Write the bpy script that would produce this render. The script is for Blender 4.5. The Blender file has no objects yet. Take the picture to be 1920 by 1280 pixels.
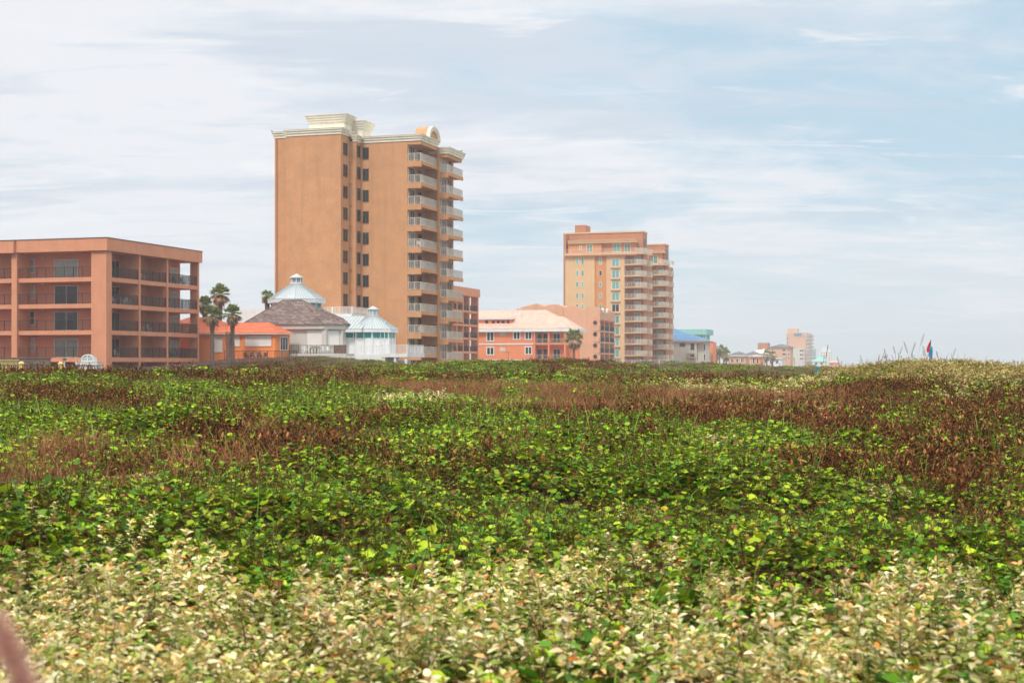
import bpy, math, random
import numpy as np
from mathutils import Vector, Matrix
random.seed(7)
RNG = np.random.default_rng(11)
S = bpy.context.scene
COL = S.collection
R = math.radians
F = 2667.0      # focal length in photo pixels (50 mm on a 36 mm sensor, 1920 px wide)
HY = 681.0      # row of the true horizon
CZ = 5.0        # eye height

# ------------------------------------------------------------------ camera
cam = bpy.data.cameras.new('camera')
cam.lens = 50.0
cam.sensor_width = 36.0
cam.shift_y = (HY - 640.0) / 1920.0
cam.clip_start = 0.05
cam.clip_end = 30000
cam.dof.use_dof = True
cam.dof.focus_distance = 38.0
cam.dof.aperture_fstop = 5.6
co = bpy.data.objects.new('camera', cam)
COL.objects.link(co)
co.location = (0, 0, CZ)
co.rotation_euler = (R(90), 0, 0)
S.camera = co

# ------------------------------------------------------------------ exposure
S.view_settings.view_transform = 'Standard'
S.view_settings.look = 'None'
S.view_settings.exposure = 0.72
S.view_settings.gamma = 1.0

# ------------------------------------------------------------------ sun behind thin cloud
SUN_EL, SUN_AZ = R(52), R(205)          # azimuth clockwise from +Y: behind the camera, a little to the left
sl = bpy.data.lights.new('sun', 'SUN')
sl.energy = 1.5
sl.angle = R(10)
sl.color = (1.0, 0.95, 0.87)
so = bpy.data.objects.new('sun', sl)
COL.objects.link(so)
sd = Vector((math.sin(SUN_AZ)*math.cos(SUN_EL), math.cos(SUN_AZ)*math.cos(SUN_EL), math.sin(SUN_EL)))
so.rotation_euler = sd.to_track_quat('Z', 'Y').to_euler()
so.location = (0, 0, 60)

# ------------------------------------------------------------------ sky: Nishita with a veil of layered cloud
W = bpy.data.worlds.new('World')
S.world = W
W.use_nodes = True
nt = W.node_tree
nt.nodes.clear()
def wn(t, **k):
    n = nt.nodes.new(t)
    for a, v in k.items(): setattr(n, a, v)
    return n
def wl(a, b): nt.links.new(a, b)
def wmath(op, a, b=None, clamp=False):
    n = wn('ShaderNodeMath', operation=op, use_clamp=clamp)
    for i, v in enumerate((a, b)):
        if v is None: continue
        if isinstance(v, (int, float)): n.inputs[i].default_value = v
        else: wl(v, n.inputs[i])
    return n.outputs[0]
def wmix(f, a, b):
    n = wn('ShaderNodeMix', data_type='RGBA')
    if isinstance(f, (int, float)): n.inputs['Factor'].default_value = f
    else: wl(f, n.inputs['Factor'])
    for s, v in ((n.inputs[6], a), (n.inputs[7], b)):
        if isinstance(v, tuple): s.default_value = (*v, 1)
        else: wl(v, s)
    return n.outputs[2]
def wramp(v, a, b):
    n = wn('ShaderNodeMapRange', interpolation_type='SMOOTHSTEP')
    wl(v, n.inputs[0]); n.inputs[1].default_value = a; n.inputs[2].default_value = b
    return n.outputs[0]
out = wn('ShaderNodeOutputWorld')
sky = wn('ShaderNodeTexSky', sky_type='NISHITA')
sky.sun_disc = False
sky.sun_elevation = SUN_EL
sky.sun_rotation = SUN_AZ
sky.air_density = 1.0
sky.dust_density = 2.5
sky.ozone_density = 1.0
tc = wn('ShaderNodeTexCoord')
sep = wn('ShaderNodeSeparateXYZ'); wl(tc.outputs['Generated'], sep.inputs[0])
X_, Y_, Z_ = sep.outputs
zo = wmath('ADD', wmath('MAXIMUM', Z_, 0.0), 0.11)
pu = wmath('DIVIDE', X_, zo); pv = wmath('DIVIDE', Y_, zo)
def cloud_noise(su, sv, off, detail, dist=0.0, rough=0.55):
    c = wn('ShaderNodeCombineXYZ')
    wl(wmath('MULTIPLY', pu, su), c.inputs[0]); wl(wmath('MULTIPLY', pv, sv), c.inputs[1]); c.inputs[2].default_value = off
    n = wn('ShaderNodeTexNoise'); n.inputs['Scale'].default_value = 1.0
    n.inputs['Detail'].default_value = detail; n.inputs['Distortion'].default_value = dist
    n.inputs['Roughness'].default_value = rough
    wl(c.outputs[0], n.inputs['Vector'])
    return n.outputs['Fac']
SKYB = 0.63
n_big = cloud_noise(0.36, 0.42, 3.1, 3, 0.3)
n_mid = cloud_noise(0.9, 1.3, 9.4, 6, 0.5, 0.6)
n_fin = cloud_noise(2.6, 3.6, 21.7, 7, 0.6, 0.65)
den = wmath('ADD', wmath('MULTIPLY', n_big, 0.42), wmath('ADD', wmath('MULTIPLY', n_mid, 0.38), wmath('MULTIPLY', n_fin, 0.30)))
# cover is thicker to the left, thinner high on the right
right = wmath('ADD', wmath('MULTIPLY', X_, 0.22), wmath('MULTIPLY', Z_, 0.22))
cov = wmath('SUBTRACT', wmath('SUBTRACT', den, 0.022), right)
base_blue = (0.52, 0.70, 0.83)
veil = (0.70, 0.79, 0.87)
white = (0.84, 0.855, 0.90)
grey = (0.62, 0.70, 0.80)
skyn = wn('ShaderNodeVectorMath', operation='SCALE'); wl(sky.outputs[0], skyn.inputs[0]); skyn.inputs['Scale'].default_value = 0.12
blue = wmix(0.88, skyn.outputs[0], base_blue)
c1 = wmix(wramp(cov, 0.39, 0.50), blue, veil)
c2 = wmix(wramp(cov, 0.465, 0.545), c1, white)
n_g = cloud_noise(0.55, 1.15, 40.3, 7, 0.5, 0.6)
gm = wmath('MULTIPLY', wramp(n_g, 0.50, 0.61), wramp(cov, 0.36, 0.50))
c3 = wmix(wmath('MULTIPLY', gm, 0.85), c2, grey)
# thin bright streaks of high ice cloud
n_st = cloud_noise(1.7, 4.6, 71.3, 8, 0.8, 0.62)
c3 = wmix(wmath('MULTIPLY', wramp(n_st, 0.54, 0.68), 0.75), c3, (0.90, 0.91, 0.935))
n_sd = cloud_noise(1.3, 4.2, 55.9, 8, 0.8, 0.6)
c3 = wmix(wmath('MULTIPLY', wramp(n_sd, 0.52, 0.66), 0.65), c3, (0.61, 0.695, 0.80))
# pale air along the horizon, a touch bluer right on it
hz = wramp(Z_, 0.13, 0.01)
c4 = wmix(wmath('MULTIPLY', hz, 0.72), c3, (0.79, 0.845, 0.88))
hz2 = wramp(Z_, 0.0225, 0.0165)
c5 = wmix(wmath('MULTIPLY', hz2, 0.55), c4, (0.67, 0.785, 0.85))
bg = wn('ShaderNodeBackground')
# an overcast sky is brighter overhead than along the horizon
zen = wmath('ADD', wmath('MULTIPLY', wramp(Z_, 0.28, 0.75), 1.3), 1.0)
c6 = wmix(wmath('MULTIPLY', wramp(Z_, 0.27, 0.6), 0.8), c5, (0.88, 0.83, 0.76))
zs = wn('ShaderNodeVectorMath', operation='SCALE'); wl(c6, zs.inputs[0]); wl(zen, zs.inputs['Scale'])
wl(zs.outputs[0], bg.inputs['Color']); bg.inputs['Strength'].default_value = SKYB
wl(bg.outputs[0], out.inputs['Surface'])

# ------------------------------------------------------------------ tagging and mesh helpers
def tag(o, label=None, cat=None, group=None, kind=None):
    if label: o['label'] = label
    if cat: o['category'] = cat
    if group: o['group'] = group
    if kind: o['kind'] = kind
    return o
def empty(name, loc, rz=0.0, label=None, cat=None, group=None):
    o = bpy.data.objects.new(name, None); COL.objects.link(o)
    o.empty_display_size = 0.5
    o.location = loc; o.rotation_euler = (0, 0, rz)
    return tag(o, label, cat, group)
def kids(o): return [c for c in COL.objects if c.parent == o]
def copy_tree(o, parent=None):
    c = o.copy(); COL.objects.link(c)
    if parent: c.parent = parent
    for ch in [k for k in CHILD.get(o.name, [])]:
        n = copy_tree(ch, c)
        CHILD.setdefault(c.name, []).append(n)
    return c
CHILD = {}
def P(px, py, d): return Vector(((px-960)/F*d, d, CZ-(py-HY)/F*d))

class MB:
    def __init__(s): s.v = []; s.f = []; s.c = []
    def box(s, x0, x1, y0, y1, z0, z1):
        if x0 > x1: x0, x1 = x1, x0
        if y0 > y1: y0, y1 = y1, y0
        if z0 > z1: z0, z1 = z1, z0
        n = len(s.v)
        s.v += [(x0,y0,z0),(x1,y0,z0),(x1,y1,z0),(x0,y1,z0),(x0,y0,z1),(x1,y0,z1),(x1,y1,z1),(x0,y1,z1)]
        s.f += [tuple(n+i for i in q) for q in ((0,3,2,1),(4,5,6,7),(0,1,5,4),(1,2,6,5),(2,3,7,6),(3,0,4,7))]
        return s
    def prism(s, poly, z0, z1, top=None):
        """poly counter-clockwise; top: optional other outline with the same count"""
        a = sum(poly[i][0]*poly[(i+1)%len(poly)][1]-poly[(i+1)%len(poly)][0]*poly[i][1] for i in range(len(poly)))
        if a < 0:
            poly = poly[::-1]; top = top[::-1] if top else None
        top = top or poly
        n, k = len(s.v), len(poly)
        s.v += [(x, y, z0) for x, y in poly] + [(x, y, z1) for x, y in top]
        s.f.append(tuple(n+i for i in range(k))[::-1]); s.f.append(tuple(n+k+i for i in range(k)))
        for i in range(k):
            j = (i+1) % k
            s.f.append((n+i, n+j, n+k+j, n+k+i))
        return s
    def tube(s, p0, p1, r0, r1=None, n=6):
        r1 = r0 if r1 is None else r1
        p0, p1 = Vector(p0), Vector(p1)
        d = (p1-p0).normalized(); a = d.orthogonal().normalized(); b = d.cross(a)
        m = len(s.v)
        for p, r in ((p0, r0), (p1, r1)):
            for i in range(n):
                t = 2*math.pi*i/n
                s.v.append(tuple(p + a*math.cos(t)*r + b*math.sin(t)*r))
        for i in range(n):
            j = (i+1) % n
            s.f.append((m+i, m+j, m+n+j, m+n+i))
        s.f.append(tuple(m+i for i in range(n))[::-1]); s.f.append(tuple(m+n+i for i in range(n)))
        return s
    def poly(s, pts):
        n = len(s.v); s.v += [tuple(p) for p in pts]; s.f.append(tuple(range(n, n+len(pts)))); return s
    def cone(s, cx, cy, z0, z1, r0, r1, n=8, rot=0.0):
        m = len(s.v)
        for z, r in ((z0, r0), (z1, r1)):
            for i in range(n):
                t = 2*math.pi*(i+.5)/n + rot
                s.v.append((cx+r*math.cos(t), cy+r*math.sin(t), z))
        for i in range(n):
            j = (i+1) % n
            s.f.append((m+i, m+j, m+n+j, m+n+i))
        s.f.append(tuple(m+i for i in range(n))[::-1]); s.f.append(tuple(m+n+i for i in range(n)))
        return s
    def hip(s, x0, x1, y0, y1, z0, z1, run=None, t=0.18):
        """hipped roof: eaves rectangle at z0, ridge at z1 (run = hip length in from the ends)"""
        n = len(s.v)
        w, h = x1-x0, y1-y0
        if w >= h:
            r = h/2 if run is None else run
            e = [(x0+r, (y0+y1)/2, z1), (x1-r, (y0+y1)/2, z1)]
            s.v += [(x0,y0,z0),(x1,y0,z0),(x1,y1,z0),(x0,y1,z0)] + e
            q = [(0,1,5,4),(1,2,5),(2,3,4,5),(3,0,4),(0,3,2,1)]
        else:
            r = w/2 if run is None else run
            e = [((x0+x1)/2, y0+r, z1), ((x0+x1)/2, y1-r, z1)]
            s.v += [(x0,y0,z0),(x1,y0,z0),(x1,y1,z0),(x0,y1,z0)] + e
            q = [(0,1,4),(1,2,5,4),(2,3,5),(3,0,4,5),(0,3,2,1)]
        s.f += [tuple(n+i for i in a) for a in q]
        return s
    def mesh(s, name, mat, cols=None):
        me = bpy.data.meshes.new(name)
        me.from_pydata(s.v, [], s.f)
        me.materials.append(mat)
        me.update()
        return me
    def build(s, name, mat, parent=None, loc=(0,0,0), rz=0.0, smooth=False):
        me = s.mesh(name, mat)
        if smooth: me.shade_smooth()
        return link(name, me, parent, loc, rz)
def link(name, me, parent=None, loc=(0,0,0), rz=0.0):
    o = bpy.data.objects.new(name, me); COL.objects.link(o)
    o.parent = parent; o.location = loc; o.rotation_euler = (0, 0, rz)
    if parent: CHILD.setdefault(parent.name, []).append(o)
    return o

# ------------------------------------------------------------------ materials
def newmat(name):
    m = bpy.data.materials.new(name); m.use_nodes = True
    n = m.node_tree.nodes; l = m.node_tree.links
    return m, n, l, n['Principled BSDF']
def mk(name, col, rough=0.8, var=0.12, scale=0.6, bump=0.0, bscale=20, metal=0.0, spec=0.3, streak=0.0, grain=0.0):
    m, n, l, b = newmat(name)
    b.inputs['Roughness'].default_value = rough; b.inputs['Metallic'].default_value = metal
    b.inputs['Specular IOR Level'].default_value = spec
    tc = n.new('ShaderNodeTexCoord')
    nz = n.new('ShaderNodeTexNoise'); nz.inputs['Scale'].default_value = scale; nz.inputs['Detail'].default_value = 6
    nz.inputs['Roughness'].default_value = 0.65
    l.new(tc.outputs['Object'], nz.inputs['Vector'])
    rp = n.new('ShaderNodeValToRGB')
    rp.color_ramp.elements[0].position = 0.3; rp.color_ramp.elements[1].position = 0.7
    rp.color_ramp.elements[0].color = (*[c*(1-var) for c in col], 1)
    rp.color_ramp.elements[1].color = (*[min(1, c*(1+var*0.7)) for c in col], 1)
    l.new(nz.outputs['Fac'], rp.inputs['Fac'])
    last = rp.outputs['Color']
    if streak > 0:      # rain streaks running down the wall
        mp = n.new('ShaderNodeMapping'); mp.inputs['Scale'].default_value = (1.6, 1.6, 0.09)
        l.new(tc.outputs['Object'], mp.inputs['Vector'])
        n2 = n.new('ShaderNodeTexNoise'); n2.inputs['Scale'].default_value = 1.0; n2.inputs['Detail'].default_value = 5
        l.new(mp.outputs[0], n2.inputs['Vector'])
        mr = n.new('ShaderNodeMapRange'); mr.inputs[1].default_value = 0.5; mr.inputs[2].default_value = 0.75
        mr.inputs[4].default_value = streak
        l.new(n2.outputs['Fac'], mr.inputs[0])
        mx = n.new('ShaderNodeMix'); mx.data_type = 'RGBA'
        l.new(mr.outputs[0], mx.inputs['Factor']); l.new(last, mx.inputs[6])
        mx.inputs[7].default_value = (*[c*0.62 for c in col], 1)
        last = mx.outputs[2]
    if grain > 0:
        n4 = n.new('ShaderNodeTexNoise'); n4.inputs['Scale'].default_value = 5.0; n4.inputs['Detail'].default_value = 4
        n4.inputs['Roughness'].default_value = 0.8
        l.new(tc.outputs['Object'], n4.inputs['Vector'])
        mr = n.new('ShaderNodeMapRange'); mr.inputs[1].default_value = 0.3; mr.inputs[2].default_value = 0.7
        mr.inputs[3].default_value = 1-grain; mr.inputs[4].default_value = 1+grain
        l.new(n4.outputs['Fac'], mr.inputs[0])
        vm = n.new('ShaderNodeVectorMath'); vm.operation = 'SCALE'
        l.new(last, vm.inputs[0]); l.new(mr.outputs[0], vm.inputs['Scale']); last = vm.outputs[0]
    l.new(last, b.inputs['Base Color'])
    if bump > 0:
        n3 = n.new('ShaderNodeTexNoise'); n3.inputs['Scale'].default_value = bscale; n3.inputs['Detail'].default_value = 3
        l.new(tc.outputs['Object'], n3.inputs['Vector'])
        bp = n.new('ShaderNodeBump'); bp.inputs['Strength'].default_value = bump; bp.inputs['Distance'].default_value = 0.05
        l.new(n3.outputs['Fac'], bp.inputs['Height']); l.new(bp.outputs[0], b.inputs['Normal'])
    return m
def mk_roof(name, c1, c2, mortar, bw=0.4, bh=0.25, rough=0.75, vertical=False):
    """tiles or shingles: brick pattern laid over the roof, rows along the height"""
    m, n, l, b = newmat(name)
    b.inputs['Roughness'].default_value = rough
    tc = n.new('ShaderNodeTexCoord'); sp = n.new('ShaderNodeSeparateXYZ'); l.new(tc.outputs['Object'], sp.inputs[0])
    ad = n.new('ShaderNodeMath'); ad.operation = 'ADD'; l.new(sp.outputs[0], ad.inputs[0])
    mu = n.new('ShaderNodeMath'); mu.operation = 'MULTIPLY'; mu.inputs[1].default_value = 0.73; l.new(sp.outputs[1], mu.inputs[0]); l.new(mu.outputs[0], ad.inputs[1])
    cb = n.new('ShaderNodeCombineXYZ'); l.new(ad.outputs[0], cb.inputs[0]); l.new(sp.outputs[2], cb.inputs[1])
    br = n.new('ShaderNodeTexBrick')
    br.inputs['Scale'].default_value = 1.0
    br.inputs['Brick Width'].default_value = bw; br.inputs['Row Height'].default_value = bh
    br.inputs['Mortar Size'].default_value = 0.025; br.inputs['Bias'].default_value = -0.2
    br.inputs['Color1'].default_value = (*c1, 1); br.inputs['Color2'].default_value = (*c2, 1); br.inputs['Mortar'].default_value = (*mortar, 1)
    l.new(cb.outputs[0], br.inputs['Vector'])
    nz = n.new('ShaderNodeTexNoise'); nz.inputs['Scale'].default_value = 0.8; nz.inputs['Detail'].default_value = 5
    l.new(tc.outputs['Object'], nz.inputs['Vector'])
    mr = n.new('ShaderNodeMapRange'); mr.inputs[3].default_value = 0.7; mr.inputs[4].default_value = 1.25
    l.new(nz.outputs['Fac'], mr.inputs[0])
    vm = n.new('ShaderNodeVectorMath'); vm.operation = 'SCALE'; l.new(br.outputs['Color'], vm.inputs[0]); l.new(mr.outputs[0], vm.inputs['Scale'])
    l.new(vm.outputs[0], b.inputs['Base Color'])
    bp = n.new('ShaderNodeBump'); bp.inputs['Strength'].default_value = 0.6; bp.inputs['Distance'].default_value = 0.04
    l.new(br.outputs['Fac'], bp.inputs['Height']); bp.invert = True
    l.new(bp.outputs[0], b.inputs['Normal'])
    return m
def mk_glass(name, col, rough=0.12, spec=0.45):
    m, n, l, b = newmat(name)
    tc = n.new('ShaderNodeTexCoord'); nz = n.new('ShaderNodeTexNoise'); nz.inputs['Scale'].default_value = 0.9
    l.new(tc.outputs['Object'], nz.inputs['Vector'])
    oi = n.new('ShaderNodeObjectInfo')
    ad = n.new('ShaderNodeMath'); ad.operation = 'ADD'; l.new(nz.outputs['Fac'], ad.inputs[0]); l.new(oi.outputs['Random'], ad.inputs[1])
    mr = n.new('ShaderNodeMapRange'); mr.inputs[1].default_value = 0.3; mr.inputs[2].default_value = 1.6; mr.inputs[3].default_value = 0.55; mr.inputs[4].default_value = 1.6
    l.new(ad.outputs[0], mr.inputs[0])
    vm = n.new('ShaderNodeVectorMath'); vm.operation = 'SCALE'; vm.inputs[0].default_value = col
    l.new(mr.outputs[0], vm.inputs['Scale']); l.new(vm.outputs[0], b.inputs['Base Color'])
    b.inputs['Roughness'].default_value = rough; b.inputs['Specular IOR Level'].default_value = spec
    return m
M = {}
M['salmon']   = mk('salmon_stucco', (0.64, 0.27, 0.155), 0.9, 0.10, 0.5, 0.25, 14, streak=0.25, grain=0.05)
M['salmon_in']= mk('salmon_stucco_inner', (0.62, 0.25, 0.15), 0.9, 0.10, 0.5, 0.2, 14, grain=0.05)
M['tan']      = mk('tan_stucco', (0.55, 0.275, 0.132), 0.92, 0.12, 0.5, 0.5, 7, streak=0.28, grain=0.11)
M['cream']    = mk('cream_cornice_paint', (0.76, 0.71, 0.59), 0.8, 0.10, 0.8, streak=0.35)
M['sand']     = mk('sand_stucco', (0.63, 0.41, 0.225), 0.9, 0.08, 0.3, 0.2, 10, streak=0.2, grain=0.04)
M['terra']    = mk('terracotta_stucco', (0.44, 0.18, 0.09), 0.9, 0.10, 0.3, streak=0.2)
M['orange_st']= mk('orange_stucco', (0.58, 0.24, 0.085), 0.9, 0.08, 0.3, streak=0.15)
M['peach']    = mk('peach_stucco', (0.62, 0.34, 0.215), 0.92, 0.10, 0.3, 0.2, 10, streak=0.3, grain=0.04)
M['coral']    = mk('coral_stucco', (0.72, 0.235, 0.105), 0.9, 0.08, 0.4, streak=0.2, grain=0.04)
M['orange']   = mk('bright_orange_stucco', (0.78, 0.27, 0.085), 0.9, 0.08, 0.4, streak=0.2, grain=0.04)
M['greywall'] = mk('pale_grey_stucco', (0.54, 0.51, 0.47), 0.9, 0.07, 0.5, streak=0.25, grain=0.03)
M['white']    = mk('white_paint', (0.70, 0.71, 0.71), 0.6, 0.09, 1.2, streak=0.3)
M['shutter']  = mk('white_roller_shutter', (0.72, 0.70, 0.67), 0.6, 0.06, 1.0, streak=0.12)
M['seam']=mk('roof_seam_metal', (0.33, 0.37, 0.39), 0.5)
M['whitemetal']=mk('pale_metal_roof', (0.46, 0.52, 0.54), 0.45, 0.08, 0.8, metal=0.0, spec=0.5, streak=0.2)
M['dark']     = mk('dark_metal_rail', (0.035, 0.03, 0.03), 0.5, 0.2, 3)
M['railwhite']= mk('pale_metal_rail', (0.62, 0.58, 0.52), 0.5, 0.1, 3)
M['frame']    = mk('window_frame_paint', (0.70, 0.67, 0.60), 0.5, 0.06, 3)
M['framedark']= mk('window_frame_bronze', (0.10, 0.075, 0.06), 0.5, 0.1, 3)
M['glass']    = mk_glass('dark_window_glass', (0.022, 0.020, 0.022), 0.15, 0.4)
M['curtain']  = mk_glass('curtained_window_glass', (0.30, 0.34, 0.33), 0.2)
M['green_gl'] = mk_glass('green_tinted_glass', (0.13, 0.30, 0.28), 0.2)
M['teal_gl']  = mk_glass('teal_glass', (0.03, 0.33, 0.31), 0.2)
M['teal']     = mk('teal_paint', (0.22, 0.48, 0.46), 0.7, 0.08, 0.6)
M['bluerf']   = mk('blue_metal_roof', (0.07, 0.19, 0.36), 0.5, 0.10, 0.6)
M['aqua']     = mk('aqua_metal_roof', (0.18, 0.50, 0.45), 0.6, 0.10, 0.6)
M['red']      = mk('red_awning', (0.45, 0.06, 0.04), 0.8, 0.12, 1.2)
M['wood']     = mk('weathered_wood', (0.17, 0.11, 0.085), 0.9, 0.35, 2.5, streak=0.3)
M['yellow']   = mk('pale_yellow_stucco', (0.72, 0.50, 0.20), 0.9, 0.08, 1.0, streak=0.2)
M['pinkroof'] = mk_roof('pale_pink_roof_tiles', (0.66, 0.42, 0.33), (0.74, 0.52, 0.43), (0.42, 0.22, 0.17), 0.5, 0.22)
M['orangeroof']=mk_roof('orange_roof_tiles', (0.66, 0.135, 0.045), (0.74, 0.20, 0.08), (0.30, 0.05, 0.02), 0.35, 0.2)
M['shingle']  = mk_roof('brown_roof_shingles', (0.13, 0.085, 0.075), (0.32, 0.235, 0.215), (0.06, 0.04, 0.035), 0.55, 0.2)
M['greyroof'] = mk_roof('grey_roof_shingles', (0.13, 0.12, 0.125), (0.2, 0.18, 0.18), (0.07, 0.06, 0.06), 0.6, 0.3)
M['chair_w']  = mk('white_plastic', (0.75, 0.75, 0.74), 0.4, 0.05, 4)
M['chair_g']  = mk('dark_green_plastic', (0.02, 0.05, 0.045), 0.4, 0.1, 4)
M['bark']     = mk('palm_bark', (0.16, 0.10, 0.075), 0.95, 0.3, 6, 0.5, 12)
M['flagred']  = mk('red_cloth', (0.62, 0.03, 0.04), 0.8, 0.12, 6)
M['flagblue'] = mk('blue_cloth', (0.02, 0.20, 0.42), 0.7, 0.25, 6)
M['bird']     = mk('black_feathers', (0.02, 0.02, 0.022), 0.7, 0.2, 20)
# ------------------------------------------------------------------ the dune ground
def vnoise(x, y, seed=0):
    """smooth value noise, vectorised"""
    xi = np.floor(x).astype(np.int64); yi = np.floor(y).astype(np.int64)
    xf = x-xi; yf = y-yi
    def h(a, b):
        n = (a*374761393 + b*668265263 + seed*974711) & 0x7fffffff
        n = ((n ^ (n >> 13))*1274126177) & 0x7fffffff
        return ((n ^ (n >> 16)) & 0xffff)/65535.0
    u = xf*xf*(3-2*xf); v = yf*yf*(3-2*yf)
    return (h(xi, yi)*(1-u)+h(xi+1, yi)*u)*(1-v) + (h(xi, yi+1)*(1-u)+h(xi+1, yi+1)*u)*v
def fbm(x, y, seed=0, o=4):
    s = 0; a = 1; t = 0
    for i in range(o):
        s = s+a*vnoise(x*2**i, y*2**i, seed+i*17); t += a; a *= 0.5
    return s/t
# mounds: photo column of the crest, distance, crest height above the base, half widths across and along
MOUNDS = [
    (120, 47, 0.04, 15, 8), (520, 47, 0.08, 9, 7), (-500, 46, 0.20, 16, 9),
    (300, 27, 0.12, 5, 3), (600, 26, 0.06, 5, 3.5), (100, 20, 0.08, 4, 2.5),
    (615, 108, 1.45, 6.3, 11), (800, 84, 0.56, 7.5, 9), (930, 84, 0.30, 6, 9), (1050, 104, 1.10, 6.0, 12), (1190, 128, 0.75, 9, 16),
    (1380, 140, 0.65, 14, 20), (1560, 118, 0.45, 12, 16),
    (1760, 37, 0.70, 2.0, 4.5), (1940, 37, 0.30, 2.0, 5), (1610, 37, 0.16, 1.8, 6),
    (1250, 17, 0.07, 4, 2.2), (700, 13, 0.06, 2.5, 1.6), (1650, 12, 0.08, 2.5, 1.6),
]
def base_h(x, y):
    d = np.maximum(y, 0.0)
    b = np.interp(d, [0, 3, 5, 8, 12, 17, 24, 34, 48, 65, 85, 110, 140, 170, 200, 8000],
                     [3.66, 3.68, 3.70, 3.72, 3.76, 3.83, 3.93, 4.06, 4.20, 3.98, 3.95, 3.75, 3.35, 2.9, 2.5, 2.5])
    for px, md, a, wx, wy in MOUNDS:
        mx = (px-960)/F*md
        e = ((x-mx)/wx)**2 + ((d-md)/wy)**2
        b = b + a*np.exp(-e*0.8)
    fade = np.clip((160-d)/60, 0, 1)
    b = b + fade*(0.46*(fbm(x/6.0+3, y/4.0+8, 5)-0.5) + 0.15*(fbm(x/1.3, y/1.1, 9, 3)-0.5) + 0.55*np.clip((d-5)/6, 0, 1)*np.clip((60-d)/20, 0, 1)*(fbm(x/3.4+11, y/1.9+2, 61, 2)-0.5))
    # seaward slope: beach and sea bed
    c = x - 0.313*y
    k = np.clip((c-26)/40, 0, 1); k = k*k*(3-2*k)
    b = b*(1-k) + 0.9*k
    k2 = np.clip((c-85)/120, 0, 1)
    b = b*(1-k2) - 3.0*k2
    return b
ys = np.concatenate([np.arange(-12, 12, 0.3), np.arange(12, 60, 0.6), np.arange(60, 180, 2.0), np.geomspace(182, 9000, 50)])
xs = np.concatenate([-np.geomspace(9000, 62, 36), np.arange(-60, 60.1, 0.8), np.geomspace(62, 9000, 36)])
gx, gy = np.meshgrid(xs, ys)
gz = base_h(gx, gy)
nx, ny = len(xs), len(ys)
verts = np.stack([gx, gy, gz], -1).reshape(-1, 3)
i = np.arange(ny-1)[:, None]*nx + np.arange(nx-1)[None, :]
faces = np.stack([i, i+1, i+nx+1, i+nx], -1).reshape(-1, 4)
def fast_mesh(name, verts, faces, cols=None, smooth=False):
    me = bpy.data.meshes.new(name)
    k = faces.shape[1]
    me.vertices.add(len(verts)); me.vertices.foreach_set('co', verts.astype(np.float32).ravel())
    me.loops.add(faces.size); me.loops.foreach_set('vertex_index', faces.astype(np.int32).ravel())
    me.polygons.add(len(faces)); me.polygons.foreach_set('loop_start', np.arange(0, faces.size, k, dtype=np.int32))
    me.update(calc_edges=True)
    if cols is not None:
        a = me.attributes.new('Col', 'FLOAT_COLOR', 'POINT')
        a.data.foreach_set('color', np.concatenate([cols, np.ones((len(cols), 1))], 1).astype(np.float32).ravel())
    if smooth: me.shade_smooth()
    return me
def mk_ground():
    m, n, l, b = newmat('dune_soil_and_litter')
    b.inputs['Roughness'].default_value = 0.95; b.inputs['Specular IOR Level'].default_value = 0.1
    tc = n.new('ShaderNodeTexCoord')
    a = n.new('ShaderNodeTexNoise'); a.inputs['Scale'].default_value = 9; a.inputs['Detail'].default_value = 8; a.inputs['Roughness'].default_value = 0.7
    l.new(tc.outputs['Object'], a.inputs['Vector'])
    rp = n.new('ShaderNodeValToRGB'); e = rp.color_ramp.elements
    e[0].position = 0.35; e[0].color = (0.012, 0.008, 0.005, 1); e[1].position = 0.7; e[1].color = (0.06, 0.034, 0.018, 1)
    l.new(a.outputs['Fac'], rp.inputs['Fac'])
    # bare sand towards the beach and between the buildings
    sp = n.new('ShaderNodeSeparateXYZ'); l.new(tc.outputs['Object'], sp.inputs[0])
    mr = n.new('ShaderNodeMapRange'); mr.inputs[1].default_value = 3.0; mr.inputs[2].default_value = 2.2
    l.new(sp.outputs[2], mr.inputs[0])
    mx = n.new('ShaderNodeMix'); mx.data_type = 'RGBA'
    l.new(mr.outputs[0], mx.inputs['Factor']); l.new(rp.outputs[0], mx.inputs[6]); mx.inputs[7].default_value = (0.42, 0.34, 0.24, 1)
    l.new(mx.outputs[2], b.inputs['Base Color'])
    bp = n.new('ShaderNodeBump'); bp.inputs['Strength'].default_value = 0.8; bp.inputs['Distance'].default_value = 0.05
    l.new(a.outputs['Fac'], bp.inputs['Height']); l.new(bp.outputs[0], b.inputs['Normal'])
    return m
g = link('ground', fast_mesh('ground', verts, faces, smooth=True)); g.data.materials.append(mk_ground())
tag(g, kind='structure')
def mk_sea():
    m, n, l, b = newmat('sea_water')
    b.inputs['Base Color'].default_value = (0.06, 0.14, 0.15, 1); b.inputs['Roughness'].default_value = 0.15
    tc = n.new('ShaderNodeTexCoord'); a = n.new('ShaderNodeTexNoise'); a.inputs['Scale'].default_value = 0.25; a.inputs['Detail'].default_value = 6
    l.new(tc.outputs['Object'], a.inputs['Vector'])
    bp = n.new('ShaderNodeBump'); bp.inputs['Strength'].default_value = 0.6; bp.inputs['Distance'].default_value = 0.5
    l.new(a.outputs['Fac'], bp.inputs['Height']); l.new(bp.outputs[0], b.inputs['Normal'])
    return m
sea = MB().poly([(-9500, -500, 0), (9500, -500, 0), (9500, 9500, 0), (-9500, 9500, 0)]).build('sea', mk_sea())
tag(sea, kind='structure')
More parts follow.
